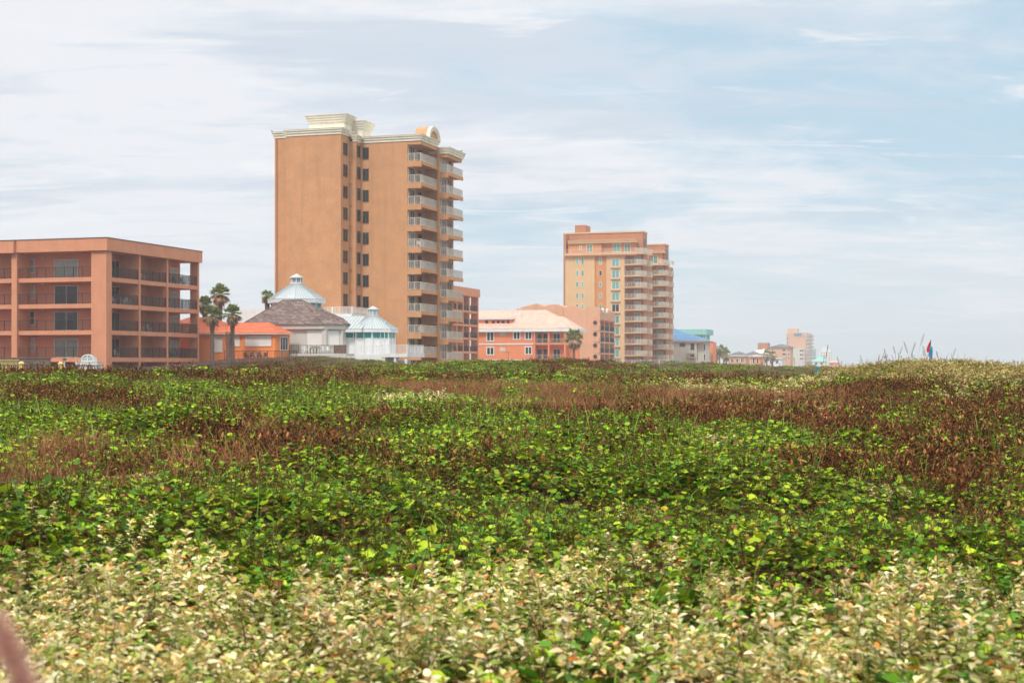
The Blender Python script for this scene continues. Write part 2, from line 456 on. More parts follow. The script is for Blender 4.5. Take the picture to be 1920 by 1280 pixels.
# ------------------------------------------------------------------ dune plants: leaf clumps spread over the ground
def mk_leafmat(name, trans=0.3, rough=0.55, hue=0.018, val=0.3, spec=0.10):
    m, n, l, b = newmat(name)
    at = n.new('ShaderNodeAttribute'); at.attribute_name = 'Col'
    oi = n.new('ShaderNodeObjectInfo')
    hs = n.new('ShaderNodeHueSaturation')
    mr = n.new('ShaderNodeMapRange'); mr.inputs[3].default_value = 0.5-hue; mr.inputs[4].default_value = 0.5+hue*0.4
    l.new(oi.outputs['Random'], mr.inputs[0]); l.new(mr.outputs[0], hs.inputs['Hue'])
    mm = n.new('ShaderNodeMath'); mm.operation = 'MULTIPLY'; mm.inputs[1].default_value = 7.31; l.new(oi.outputs['Random'], mm.inputs[0])
    fr = n.new('ShaderNodeMath'); fr.operation = 'FRACT'; l.new(mm.outputs[0], fr.inputs[0])
    m2 = n.new('ShaderNodeMapRange'); m2.inputs[3].default_value = 1-val; m2.inputs[4].default_value = 1+val
    l.new(fr.outputs[0], m2.inputs[0]); l.new(m2.outputs[0], hs.inputs['Value'])
    l.new(at.outputs['Color'], hs.inputs['Color'])
    l.new(hs.outputs[0], b.inputs['Base Color']); b.inputs['Roughness'].default_value = rough
    b.inputs['Specular IOR Level'].default_value = spec
    tr = n.new('ShaderNodeBsdfTranslucent'); l.new(hs.outputs[0], tr.inputs['Color'])
    mx = n.new('ShaderNodeMixShader'); mx.inputs[0].default_value = trans
    l.new(b.outputs[0], mx.inputs[1]); l.new(tr.outputs[0], mx.inputs[2])
    l.new(mx.outputs[0], n['Material Output'].inputs['Surface'])
    return m
LEAF = mk_leafmat('leaf_surface', 0.17)
DRY = mk_leafmat('dry_stem_surface', 0.12, 0.8, 0.006, 0.4, 0.04)

class Clump:
    def __init__(s, seed): s.v = []; s.f = []; s.c = []; s.r = random.Random(seed)
    def leaf(s, p, az, pitch, roll, L, w, col, fold=0.25, broad=True, curl=0.0):
        """six-vertex leaf folded along its midrib; az = heading, pitch = rise of the blade"""
        d = Vector((math.cos(az)*math.cos(pitch), math.sin(az)*math.cos(pitch), math.sin(pitch)))
        side = Vector((-math.sin(az), math.cos(az), 0)); up = d.cross(side)*-1
        up = side.cross(d)*-1 if up.z < 0 else up
        side2 = side*math.cos(roll) + up*math.sin(roll); up2 = up*math.cos(roll) - side*math.sin(roll)
        k1, k2 = (0.28, 0.75) if broad else (0.35, 0.72)
        w1, w2 = (0.5, 0.42) if broad else (0.5, 0.36)
        p = Vector(p); m = len(s.v)
        s.v += [p, p+d*L-up2*curl*L, p+d*L*k1+side2*w*w1+up2*w*fold, p+d*L*k2+side2*w*w2+up2*w*fold*0.8-up2*curl*L*0.4,
                p+d*L*k1-side2*w*w1+up2*w*fold, p+d*L*k2-side2*w*w2+up2*w*fold*0.8-up2*curl*L*0.4]
        s.f += [(m, m+4, m+5, m+1), (m, m+1, m+3, m+2)]
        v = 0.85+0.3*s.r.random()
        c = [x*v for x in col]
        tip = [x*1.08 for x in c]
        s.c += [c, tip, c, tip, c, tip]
    def stem(s, p0, p1, w, col):
        p0, p1 = Vector(p0), Vector(p1); d = (p1-p0).normalized(); a = d.orthogonal().normalized(); b = d.cross(a)
        m = len(s.v)
        for p, r in ((p0, w), (p1, w*0.55)):
            for t in range(3): s.v.append(p+a*math.cos(t*2.094)*r+b*math.sin(t*2.094)*r)
        for t in range(3):
            j = (t+1) % 3; s.f.append((m+t, m+j, m+3+j, m+3+t))
        s.c += [list(col)]*6
    def blade(s, p, az, lean, L, w, col, bend=0.5):
        a = s.r.uniform(0, 6.28); sd = Vector((math.cos(a), math.sin(a), 0))*w/2
        p = Vector(p); h = Vector((math.cos(az), math.sin(az), 0))
        q = p+h*lean*L*0.35+Vector((0, 0, L*0.55)); t = p+h*lean*L*(0.9+bend*0.3)+Vector((0, 0, L*(1-bend*lean*0.5)))
        m = len(s.v); s.v += [p-sd, p+sd, q+sd*0.8, q-sd*0.8, t+sd*0.2, t-sd*0.2]
        s.f += [(m, m+1, m+2, m+3), (m+3, m+2, m+4, m+5)]
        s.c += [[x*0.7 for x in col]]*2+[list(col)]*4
    def mesh(s, name, mat):
        me = fast_mesh(name, np.array([tuple(v) for v in s.v]), np.array(s.f), np.array(s.c))
        me.materials.append(mat); return me

GREENS = [(0.09, 0.21, 0.006), (0.14, 0.30, 0.008), (0.22, 0.38, 0.010), (0.28, 0.40, 0.014), (0.31, 0.42, 0.025), (0.09, 0.22, 0.025), (0.03, 0.085, 0.006), (0.05, 0.13, 0.007), (0.17, 0.33, 0.008)]
def green(r):
    t = r.random()
    if t < 0.045: return (0.46, 0.34, 0.03)
    if t < 0.14: return (0.20, 0.10, 0.03)
    if t < 0.18: return (0.10, 0.055, 0.02)
    if t < 0.195: return (0.50, 0.16, 0.02)
    return r.choice(GREENS)
PALES = [(0.60, 0.58, 0.23), (0.74, 0.68, 0.35), (0.48, 0.51, 0.15), (0.34, 0.42, 0.09), (0.76, 0.66, 0.38), (0.40, 0.46, 0.12), (0.60, 0.40, 0.14), (0.82, 0.76, 0.50), (0.68, 0.62, 0.29)]
def pale(r):
    t = r.random()
    if t < 0.025: return (0.66, 0.25, 0.03)
    if t < 0.11: return (0.56, 0.34, 0.13)
    if t < 0.22: return (0.20, 0.32, 0.06)
    return r.choice(PALES)
GOLDS = [(0.50, 0.42, 0.16), (0.40, 0.36, 0.12), (0.56, 0.48, 0.24), (0.32, 0.33, 0.10), (0.46, 0.26, 0.09), (0.26, 0.20, 0.07), (0.60, 0.52, 0.28)]
BROWNS = [(0.12, 0.045, 0.020), (0.20, 0.075, 0.030), (0.29, 0.12, 0.045), (0.06, 0.026, 0.014), (0.40, 0.20, 0.085), (0.08, 0.032, 0.016)]
REDS = [(0.34, 0.155, 0.075), (0.27, 0.115, 0.052), (0.42, 0.22, 0.115), (0.22, 0.095, 0.045)]
def vine(seed, rad, n, L0, L1, h0, h1):
    c = Clump(seed); r = c.r
    for k in range(n):
        a = r.uniform(0, 6.28); q = rad*math.sqrt(r.random()); z = h0+(h1-h0)*(1.05-0.65*(q/rad)**2)*(1-0.6*r.random()**2.2)
        p = (q*math.cos(a), q*math.sin(a), z)
        L = r.uniform(L0, L1)*(0.6 if r.random() < .35 else 1.0)*(1.15 if r.random() < .05 else 1.0)
        c.leaf(p, r.uniform(0, 6.28), r.gauss(0.10, 0.27), r.gauss(0, 0.27), L, L*r.uniform(0.75, 0.98), green(r), r.uniform(0.05, 0.32), True, r.uniform(-0.05, 0.15))
        if k % 5 == 0: c.stem((p[0]*0.6, p[1]*0.6, -0.03), p, 0.0022, (0.12, 0.10, 0.03))
    for k in range(int(3*rad/.2)):      # runners and a few grass blades threading through the leaves
        a = r.uniform(0, 6.28); b_ = a+r.uniform(2, 4); q = rad*r.uniform(.6, 1.3)
        p = Vector((q*math.cos(a), q*math.sin(a), r.uniform(.02, h1))); e = Vector((q*math.cos(b_), q*math.sin(b_), r.uniform(.02, h1)))
        m = p.lerp(e, .5)+Vector((0, 0, r.uniform(-.02, .05))); w_ = .0022 if rad < .25 else .004
        c.stem(p, m, w_, (.22, .13, .04)); c.stem(m, e, w_*.8, (.17, .09, .03))
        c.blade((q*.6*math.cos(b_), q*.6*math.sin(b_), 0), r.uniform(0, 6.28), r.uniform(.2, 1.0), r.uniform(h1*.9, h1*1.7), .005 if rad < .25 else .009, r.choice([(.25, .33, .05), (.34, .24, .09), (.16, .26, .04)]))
    for k in range(2):
        a = r.uniform(0, 6.28); p = Vector((rad*0.7*math.cos(a), rad*0.7*math.sin(a), 0))
        c.stem(p, p+Vector((r.gauss(0, .08), r.gauss(0, .08), r.uniform(h1, h1*1.7))), 0.003, (0.11, 0.05, 0.025))
    return c.mesh('vine_clump', LEAF)
def shrub(seed, rad, stems, per, L0, L1, h0, h1, colf, stemcol=(0.20, 0.11, 0.055), sw=0.0022):
    c = Clump(seed); r = c.r
    for k in range(stems):
        a = r.uniform(0, 6.28); q = rad*math.sqrt(r.random()); h = r.uniform(h0, h1)
        b = Vector((q*0.5*math.cos(a), q*0.5*math.sin(a), -0.04)); t = Vector((q*math.cos(a)+r.gauss(0, .06), q*math.sin(a)+r.gauss(0, .06), h))
        m = b.lerp(t, 0.55)+Vector((r.gauss(0, .02), r.gauss(0, .02), 0))
        c.stem(b, m, sw, stemcol); c.stem(m, t, sw*0.7, stemcol)
        az = r.uniform(0, 6.28)
        for j in range(per):
            f = 1-0.5*(j/per)**1.7
            p = m.lerp(t, (f-0.38)/0.62)
            az += 2.4; L = r.uniform(L0, L1)*(0.65+0.35*j/per)
            pitch = r.gauss(0.62-0.62*j/per, 0.26)
            c.leaf(p, az, pitch, r.gauss(0, .3), L, L*r.uniform(0.42, 0.6), colf(r), r.uniform(0.1, 0.35), False, r.uniform(0, 0.2))
    return c.mesh('shrub_clump', LEAF)
def brush(seed, rad, stems, h0, h1, sw, lw, pal, leafy=7):
    c = Clump(seed); r = c.r
    for k in range(stems):
        a = r.uniform(0, 6.28); q = rad*math.sqrt(r.random()); h = r.uniform(h0, h1)
        b = Vector((q*math.cos(a), q*math.sin(a), -0.05)); t = b+Vector((r.gauss(0, .07)*h/0.4, r.gauss(0, .07)*h/0.4, h))
        col = r.choice(pal)
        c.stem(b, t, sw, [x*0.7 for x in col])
        for j in range(2):
            p = b.lerp(t, r.uniform(0.45, 0.8)); e = p+Vector((r.gauss(0, .05), r.gauss(0, .05), r.uniform(0.06, 0.16)))
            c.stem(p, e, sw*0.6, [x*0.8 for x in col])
            c.leaf(e-Vector((0, 0, lw)), r.uniform(0, 6.28), r.uniform(0.3, 1.4), 0, lw*2.2, lw, r.choice(pal), 0.3, False)
        for j in range(leafy):
            p = b.lerp(t, r.uniform(0.3, 1.0))
            c.leaf(p, r.uniform(0, 6.28), r.uniform(-0.4, 1.2), r.gauss(0, .5), lw*r.uniform(1, 2.2), lw*r.uniform(0.5, 0.9), r.choice(pal), 0.3, False, r.uniform(0, .3))
    return c.mesh('brush_clump', DRY)
def grass(seed, rad, n, h0, h1, w, pal):
    c = Clump(seed); r = c.r
    for k in range(n):
        a = r.uniform(0, 6.28); q = rad*math.sqrt(r.random())
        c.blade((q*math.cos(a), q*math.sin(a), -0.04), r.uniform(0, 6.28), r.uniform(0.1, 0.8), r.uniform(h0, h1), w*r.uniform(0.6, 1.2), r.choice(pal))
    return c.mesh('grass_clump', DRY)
def brown_pal(r): return r.choice(BROWNS)
PROTO = {
 'vine': [vine(1, .20, 52, .038, .064, .02, .20), vine(2, .20, 52, .036, .060, .02, .23), vine(3, .17, 38, .042, .070, .02, .17),
          vine(4, .32, 112, .038, .066, .02, .21), vine(5, .28, 96, .038, .068, .02, .27),
          vine(6, .66, 230, .060, .095, .0, .22), vine(7, .56, 190, .060, .095, .0, .30)],
 'pale': [shrub(11, .20, 12, 15, .032, .052, .10, .30, pale), shrub(12, .20, 11, 15, .030, .050, .10, .32, pale), shrub(13, .14, 8, 15, .034, .056, .2, .40, pale),
          shrub(14, .34, 17, 10, .045, .07, .14, .34, pale), shrub(15, .34, 17, 10, .045, .07, .14, .36, pale),
          shrub(16, .7, 44, 9, .055, .09, .08, .28, pale, sw=.006), shrub(17, .7, 44, 9, .055, .09, .08, .28, pale, sw=.006)],
 'gold': [shrub(21, .22, 12, 11, .032, .05, .14, .30, lambda r: r.choice(GOLDS)), shrub(22, .22, 12, 11, .032, .05, .12, .30, lambda r: r.choice(GOLDS)), shrub(23, .2, 10, 11, .032, .05, .14, .3, lambda r: r.choice(GOLDS)),
          shrub(24, .36, 24, 9, .045, .07, .08, .26, lambda r: r.choice(GOLDS)), shrub(25, .36, 24, 9, .045, .07, .08, .28, lambda r: r.choice(GOLDS)),
          shrub(26, .7, 46, 9, .05, .08, .05, .22, lambda r: r.choice(GOLDS), sw=.005), shrub(27, .7, 46, 9, .05, .08, .05, .22, lambda r: r.choice(GOLDS), sw=.005)],
 'brush': [brush(31, .2, 11, .22, .46, .0028, .020, BROWNS), brush(32, .2, 11, .2, .5, .0028, .020, BROWNS), brush(33, .2, 8, .25, .55, .0028, .018, BROWNS),
           brush(34, .36, 24, .12, .34, .0042, .020, BROWNS, 12), brush(35, .36, 24, .12, .38, .0042, .020, BROWNS, 12),
           brush(36, .75, 60, .05, .27, .008, .028, BROWNS, 14), brush(37, .75, 60, .05, .30, .008, .028, BROWNS, 14)],
 'grass': [grass(41, .18, 90, .16, .38, .005, REDS), grass(42, .18, 90, .16, .40, .005, REDS), grass(43, .18, 70, .16, .4, .005, REDS),
           grass(44, .36, 170, .18, .42, .009, REDS), grass(45, .36, 170, .18, .42, .009, REDS),
           grass(46, .75, 380, .08, .27, .014, REDS), grass(47, .75, 380, .08, .27, .014, REDS)],
 'olive': [grass(51, .18, 90, .16, .38, .005, [(0.20, 0.18, 0.07)])]*5 + [
           grass(56, .75, 380, .06, .24, .014, [(0.22, 0.20, 0.09), (0.17, 0.18, 0.08), (0.26, 0.17, 0.10), (0.15, 0.16, 0.05)]),
           grass(57, .75, 380, .06, .24, .014, [(0.24, 0.20, 0.10), (0.16, 0.17, 0.07), (0.24, 0.15, 0.09)])],
}
SPEC = ['vine', 'pale', 'gold', 'brush', 'grass', 'olive']
# where each kind grows: ellipses on the ground, given by the column and row at which their centre shows in the photo
V_, P_, G_, B_, R_, O_ = range(6)
PATCH = [  # cx, cy, rx, ry, kind, weight
 (0, 1500, 6000, 372, P_, 1.6), (1000, 1130, 330, 80, P_, 1.1), (1550, 1120, 330, 60, P_, 0.9), (300, 1190, 420, 60, P_, 0.8), (1290, 1050, 160, 25, P_, .6),
 (1830, 1235, 130, 60, V_, 3.4), (1560, 1195, 120, 45, V_, 2.8), (1150, 1180, 90, 40, V_, 1.1), (620, 1130, 90, 30, V_, 1.2), (1720, 1100, 60, 25, V_, 1.4),
 (200, 692, 460, 22, B_, 3.2), (330, 712, 260, 12, B_, 1.6), (560, 706, 170, 30, B_, 2.6), (110, 733, 170, 11, B_, 1.8), (300, 765, 180, 18, B_, 2.4), (430, 800, 80, 20, B_, 1.6), (60, 752, 90, 16, B_, 1.3),
 (60, 870, 170, 34, R_, 2.6), (330, 862, 170, 20, R_, 2.2), (560, 842, 200, 28, B_, 2.4), (560, 820, 120, 15, R_, 1.2), (760, 800, 130, 25, B_, 1.5), (880, 845, 110, 24, B_, 1.3),
 (350, 730, 150, 20, V_, 3.0), (590, 765, 130, 24, V_, 3.0), (150, 805, 210, 26, V_, 2.2), (60, 720, 90, 9, V_, 1.6), (1180, 800, 260, 12, V_, 1.2),
 (760, 724, 110, 14, R_, 2.2), (900, 742, 170, 14, R_, 2.6), (1100, 752, 260, 18, R_, 2.8), (1450, 760, 320, 20, R_, 2.0), (1600, 775, 400, 22, B_, 2.4), (1250, 776, 230, 18, B_, 2.0), (1060, 790, 150, 16, B_, 1.6),
 (1820, 740, 260, 22, B_, 3.0), (1550, 735, 90, 12, B_, 1.8), (1750, 800, 240, 24, B_, 1.4), (1780, 880, 190, 50, B_, 1.7), (1560, 860, 130, 24, B_, 1.1), (1880, 960, 90, 40, B_, 1.5),
 (1180, 832, 110, 20, B_, 1.0), (960, 765, 90, 14, V_, 1.2), (1570, 768, 90, 9, V_, 1.8),
 (790, 763, 75, 9, P_, 1.5), (1400, 738, 120, 6, P_, 2.0), (1260, 727, 60, 4, P_, 1.6), (1530, 728, 110, 5, P_, 2.0), (1470, 770, 60, 6, P_, 1.2), (1790, 748, 70, 6, P_, 2.4),
 (1760, 690, 230, 34, G_, 4.0), (1900, 700, 160, 28, G_, 3.4), (1640, 700, 70, 12, V_, 2.0), (1600, 712, 60, 14, G_, 2.0), (2050, 705, 160, 40, G_, 3.0),
 (610, 672, 130, 16, O_, 6.0), (800, 690, 160, 14, V_, 4.5), (940, 692, 70, 10, V_, 3.5), (900, 712, 160, 10, B_, 2.6), (1080, 690, 120, 14, B_, 2.2), (1100, 700, 110, 9, V_, 2.5),
 (1195, 683, 24, 5, V_, 3.5), (1040, 706, 90, 7, V_, 2.2), (1300, 700, 200, 20, O_, 2.4), (1300, 712, 200, 14, B_, 2.4), (1500, 700, 130, 16, O_, 2.2), (1240, 700, 60, 5, V_, 2.2), (1410, 695, 40, 4, V_, 2.0),
 (980, 720, 90, 12, O_, 1.8), (1180, 722, 120, 9, B_, 1.8), (1350, 690, 60, 5, V_, 1.4), (480, 690, 90, 10, O_, 2.0),
]
def species(x, y, z):
    yy = np.maximum(y, 1.0)
    px = 960+F*x/yy; py = HY+F*(CZ-z-0.2)/yy
    n1 = fbm(x/2.2+40, y/3.0+10, 21, 3)-0.5; n2 = fbm(x/2.0+7, y/3.0+90, 33, 3)-0.5
    wpx = px+n1*F*2.4/yy*0.8; wpy = py+n2*90*np.clip(14/yy, 0.12, 2)
    w = np.zeros((6, len(x)))
    w[V_] = (0.9+1.2*fbm(x/1.6, y/2.2, 2, 3))*np.where(yy > 60, 0.35, 1.0)*np.clip(1.15-np.clip((yy-14)/60, 0, 1)*0.35, 0, 1)
    w[B_] = 0.06+2.6*np.clip(fbm(x/1.9+5, y/1.4+3, 77, 4)-0.52, 0, 1)
    near = np.clip((yy-9)/6, 0.25, 1)
    w[B_] *= near
    w[P_] = 0.02+1.0*np.clip(fbm(x/1.1+15, y/1.1+3, 99, 3)-0.62, 0, 1)
    w[R_] = 1.0*np.clip(fbm(x/1.7+25, y/1.2+3, 111, 3)-0.6, 0, 1)
    tex = [np.clip((0.35 if q in (G_, O_) else -0.15)+(1.3 if q in (G_, O_) else 2.3)*fbm(x/1.2+9*q, y/(0.8+0.02*yy)+5*q, 200+q, 3), 0.1, 1.7) for q in range(6)]
    tex[P_] = np.clip(-0.75+3.3*fbm(x/0.85+31, y/1.0+47, 261, 3), 0.12, 1.8)
    tex[B_] = np.clip(-0.45+2.9*fbm(x/1.5+9, y/(1.0+0.02*yy)+5, 271, 3), 0.1, 1.8)
    for cx, cy, rx, ry, k, a in PATCH:
        e = ((wpx-cx)/rx)**2+((wpy-cy)/ry)**2
        w[k] += a*(0.92 if k in (B_, R_) else 1.0)*np.clip(1.35-e, 0, 1)*tex[k]
    w = np.maximum(w, 0)**2.1
    w /= w.sum(0)
    u = RNG.random(len(x)); c = np.cumsum(w, 0)
    return np.minimum((u[None, :] > c).sum(0), 5)
pts = {k: [] for k in range(6)}
def scatter(d0, d1, per_m2, lods, smin, smax):
    half = 0.36*1.22
    A = half*(d1**2-d0**2)+2*2.0*(d1-d0)
    n = int(A*per_m2)
    yv = np.sqrt(RNG.random(n)*(d1**2-d0**2)+d0**2)
    xv = (RNG.random(n)*2-1)*(half*yv+2.0)
    zv = base_h(xv, yv)
    keep = zv > 2.6; xv, yv, zv = xv[keep], yv[keep], zv[keep]
    sp = species(xv, yv, zv)
    n = len(xv)
    rot = np.stack([RNG.normal(0, .12, n), RNG.normal(0, .12, n), RNG.random(n)*6.283], 1)
    scl = smin+(smax-smin)*RNG.random(n)
    scl *= 0.8+0.5*fbm(xv/1.2+60, yv/1.2+4, 55, 3)
    lod = RNG.integers(lods[0], lods[1]+1, n)
    # vines creep on under the brush, the grass and the pale shrubs too
    ex = ((sp == B_) & (RNG.random(n) < 0.26)) | ((sp == P_) & (RNG.random(n) < 0.34)) | ((sp == R_) & (RNG.random(n) < 0.2)) | ((sp == G_) & (RNG.random(n) < 0.2))
    pts[0].append((np.stack([xv[ex]+.08, yv[ex]+.05, zv[ex]-0.02], 1), rot[ex], scl[ex], np.clip(lod[ex], lods[0], lods[1])))
    for k in range(6):
        m = sp == k
        pts[k].append((np.stack([xv[m], yv[m], zv[m]-0.01], 1), rot[m], scl[m], lod[m]))
scatter(1.8, 13, 44, (0, 2), 0.7, 1.2)
scatter(13, 40, 15, (3, 4), 0.7, 1.35)
scatter(40, 165, 2.8, (5, 6), 0.75, 1.25)

def instancer(name, pl, protos, label, cat):
    P0 = np.concatenate([a[0] for a in pl]); n = len(P0)
    me = bpy.data.meshes.new(name); me.vertices.add(n); me.vertices.foreach_set('co', P0.astype(np.float32).ravel())
    a = me.attributes.new('rot', 'FLOAT_VECTOR', 'POINT'); a.data.foreach_set('vector', np.concatenate([q[1] for q in pl]).astype(np.float32).ravel())
    a = me.attributes.new('scl', 'FLOAT', 'POINT'); a.data.foreach_set('value', np.concatenate([q[2] for q in pl]).astype(np.float32))
    a = me.attributes.new('pick', 'INT', 'POINT'); a.data.foreach_set('value', np.concatenate([q[3] for q in pl]).astype(np.int32))
    o = link(name, me)
    c = bpy.data.collections.new(name+'_clumps')
    for i, pm in enumerate(protos):
        q = bpy.data.objects.new('%s_%s' % (name, 'abcdefg'[i]), pm); c.objects.link(q)
    ng = bpy.data.node_groups.new(name+'_spread', 'GeometryNodeTree')
    ng.interface.new_socket('Geometry', in_out='INPUT', socket_type='NodeSocketGeometry')
    ng.interface.new_socket('Geometry', in_out='OUTPUT', socket_type='NodeSocketGeometry')
    N = ng.nodes; Lk = ng.links.new
    gi, go = N.new('NodeGroupInput'), N.new('NodeGroupOutput')
    iop = N.new('GeometryNodeInstanceOnPoints'); ci = N.new('GeometryNodeCollectionInfo')
    ci.inputs['Collection'].default_value = c; ci.inputs['Separate Children'].default_value = True; ci.inputs['Reset Children'].default_value = True
    def na(t, nm):
        q = N.new('GeometryNodeInputNamedAttribute'); q.data_type = t; q.inputs['Name'].default_value = nm; return q.outputs[0]
    e = N.new('FunctionNodeEulerToRotation'); Lk(na('FLOAT_VECTOR', 'rot'), e.inputs[0])
    Lk(gi.outputs[0], iop.inputs['Points']); Lk(ci.outputs[0], iop.inputs['Instance'])
    iop.inputs['Pick Instance'].default_value = True
    Lk(na('INT', 'pick'), iop.inputs['Instance Index']); Lk(e.outputs[0], iop.inputs['Rotation']); Lk(na('FLOAT', 'scl'), iop.inputs['Scale'])
    Lk(iop.outputs[0], go.inputs[0])
    md = o.modifiers.new('spread', 'NODES'); md.node_group = ng
    tag(o, label, cat, kind='stuff')
    print('VEG', name, n)
instancer('vine_groundcover', pts[0], PROTO['vine'], 'low green round-leaved vine carpeting the dunes', 'ground cover')
instancer('pale_leaf_shrubs', pts[1], PROTO['pale'], 'pale cream-green leafy shrubs massed in the foreground', 'shrubs')
instancer('golden_leaf_shrubs', pts[2], PROTO['gold'], 'golden small-leaved shrubs covering the right-hand dune hump', 'shrubs')
instancer('brown_brush', pts[3], PROTO['brush'], 'dark brown dead twiggy brush in bands between the green vines', 'brush')
instancer('dry_red_grass', pts[4], PROTO['grass'], 'reddish dry grass in low swathes across the dunes', 'grass')
instancer('olive_dune_grass', pts[5], PROTO['olive'], 'olive and tan grass on the farther dune crests', 'grass')
# ------------------------------------------------------------------ buildings: local frame with +y running away along the shore, +x towards the sea
TH = math.atan2(-0.2987, 0.9543)
class Bld:
    def __init__(s, name, px, d, gz, label, cat, group=None, th=TH):
        s.th = th; s.c, s.s = math.cos(th), math.sin(th); s.gz = gz
        s.ox, s.oy = (px-960)/F*d, d
        s.root = empty(name, (s.ox, s.oy, gz), th, label, cat, group)
    def world(s, x, y): return s.ox+x*s.c-y*s.s, s.oy+x*s.s+y*s.c
    def lx(s, px, y):       # local x at which the line y=const is seen in column px
        r = (px-960)/F
        return (r*(s.oy+y*s.c)-s.ox+y*s.s)/(s.c-r*s.s)
    def ly(s, px, x):
        r = (px-960)/F
        return (s.ox+x*s.c-r*(s.oy+x*s.s))/(s.s+r*s.c)
    def z(s, py, x=0.0, y=0.0): return CZ-(py-HY)/F*s.world(x, y)[1]
    def part(s, name, mb, mat, parent=None):
        return mb.build(name, M[mat], parent or s.root, (0, 0, -s.gz) if parent is None else (0, 0, 0))
    def inst(s, name, me, x, y, z, face='front', parent=None):
        rz = {'front': 0.0, 'sea': math.pi/2}[face]
        return link(name, me, parent or s.root, (x, y, z-s.gz), rz)
MESH = {}
def cached(key, fn):
    if key not in MESH: MESH[key] = fn()
    return MESH[key]
def rr(v): return round(v, 2)
def window(b, x, y, z, w, h, face='front', frame='frame', glass='glass', bars=1, kind='window', fw=0.09, hbar=False, reveal=0.09):
    """window centred at x,y with its sill at z, facing -y ('front') or +x ('sea'): frame ring, mullions and a glass pane as its child"""
    w, h = rr(w), rr(h)
    def fr():
        m = MB(); o = -reveal
        m.box(-w/2, w/2, o, 0.03, h-fw, h); m.box(-w/2, w/2, o, 0.03, 0, fw)
        m.box(-w/2, -w/2+fw, o+0.003, 0.027, fw, h-fw); m.box(w/2-fw, w/2, o+0.003, 0.027, fw, h-fw)
        for i in range(bars):
            c = -w/2+(i+1)*w/(bars+1); m.box(c-fw*0.4, c+fw*0.4, o*0.8, 0.02, fw, h-fw)
        if hbar: m.box(-w/2+fw, w/2-fw, o*0.78, 0.018, h*0.5-fw*0.35, h*0.5+fw*0.35)
        return m.mesh('window_frame', M[frame])
    def gl():
        return MB().box(-w/2+0.02, w/2-0.02, -reveal*0.35, 0.01, 0.02, h-0.02).mesh('window_pane', M[glass])
    o = b.inst(kind, cached(('wf', w, h, frame, bars, fw, hbar, reveal), fr), x, y, z, face)
    link('pane', cached(('wg', w, h, glass, reveal), gl), o)
    return o
def wpx(b, px0, px1, py0, py1, y=0.0, **k):
    """front-facing window given by its corners in the photo"""
    x0, x1 = b.lx(px0, y), b.lx(px1, y); xm = (x0+x1)/2
    z0, z1 = b.z(py1, xm, y), b.z(py0, xm, y)
    return window(b, xm, y, z0, x1-x0, z1-z0, 'front', **k)
def spx(b, px0, px1, py0, py1, x=0.0, **k):
    """sea-facing window given by its corners in the photo"""
    y0, y1 = b.ly(px0, x), b.ly(px1, x); ym = (y0+y1)/2
    z0, z1 = b.z(py1, x, ym), b.z(py0, x, ym)
    return window(b, x, ym, z0, y1-y0, z1-z0, 'sea', **k)
def rail_mesh(L, h, mat, gap=0.13, bar=0.016, post=1.6, pw=0.05, panel=None):
    def f():
        m = MB()
        m.box(0, L, -0.025, 0.025, h-0.05, h); m.box(0, L, -0.02, 0.02, 0.08, 0.12)
        n = max(1, round(L/post))
        for i in range(n+1):
            c = L*i/n; m.box(c-pw/2, c+pw/2, -0.028, 0.028, 0, h+0.01)
        k = max(1, int(L/gap))
        for i in range(1, k):
            c = L*i/k; m.box(c-bar/2, c+bar/2, -0.012, 0.012, 0.12, h-0.05)
        return m.mesh('railing', M[mat])
    return cached(('rail', rr(L), h, mat, gap, bar, post), f)
def rail(b, x0, y0, x1, y1, z, h=1.1, mat='dark', **k):
    L = rr(math.hypot(x1-x0, y1-y0))
    o = link('railing', rail_mesh(L, h, mat, **k), b.root, (x0, y0, z-b.gz), math.atan2(y1-y0, x1-x0))
    return o

# ---- small furniture
def make_chair(mat, label, group):
    t = empty('patio_chair', (0, 0, 0), 0, label, 'chair', group)
    MB().box(-.25, .25, -.25, .22, .40, .44).build('seat', M[mat], t)
    bk = MB()
    for i in range(5): bk.box(-.22+i*.1, -.16+i*.1, .2, .235, .44, .86)
    bk.box(-.25, .25, .195, .24, .84, .92); bk.build('backrest', M[mat], t)
    for q in (-1, 1): MB().box(q*.27-.03, q*.27+.03, -.25, .22, .62, .65).box(q*.27-.02, q*.27+.02, -.24, -.20, .40, .62).build('armrest', M[mat], t)
    for q in (-1, 1):
        for w in (-.21, .18): MB().box(q*.22-.025, q*.22+.025, w-.02, w+.03, 0, .40).build('leg', M[mat], t)
    return t
def make_table(mat, label, group):
    t = empty('patio_table', (0, 0, 0), 0, label, 'table', group)
    MB().cone(0, 0, .70, .74, .5, .5, 14).build('tabletop', M[mat], t)
    for q in range(4):
        a = q*math.pi/2+.78; MB().tube((.34*math.cos(a), .34*math.sin(a), 0), (.26*math.cos(a), .26*math.sin(a), .70), .025).build('leg', M[mat], t)
    return t
_used = {}
def place(kind, fn, b, x, y, z, rz, label, group):
    wx, wy = b.world(x, y)
    if kind not in _used: o = _used[kind] = fn()
    else: o = copy_tree(_used[kind])
    o.location = (wx, wy, z); o.rotation_euler = (0, 0, rz); o['label'] = label; o['group'] = group
    return o
def chairw(*a): return place('cw', lambda: make_chair('chair_w', '', ''), *a)
def chaird(*a): return place('cd', lambda: make_chair('chair_g', '', ''), *a)
def tablew(*a): return place('tw', lambda: make_table('chair_w', '', ''), *a)
def tabled(*a): return place('td', lambda: make_table('chair_g', '', ''), *a)

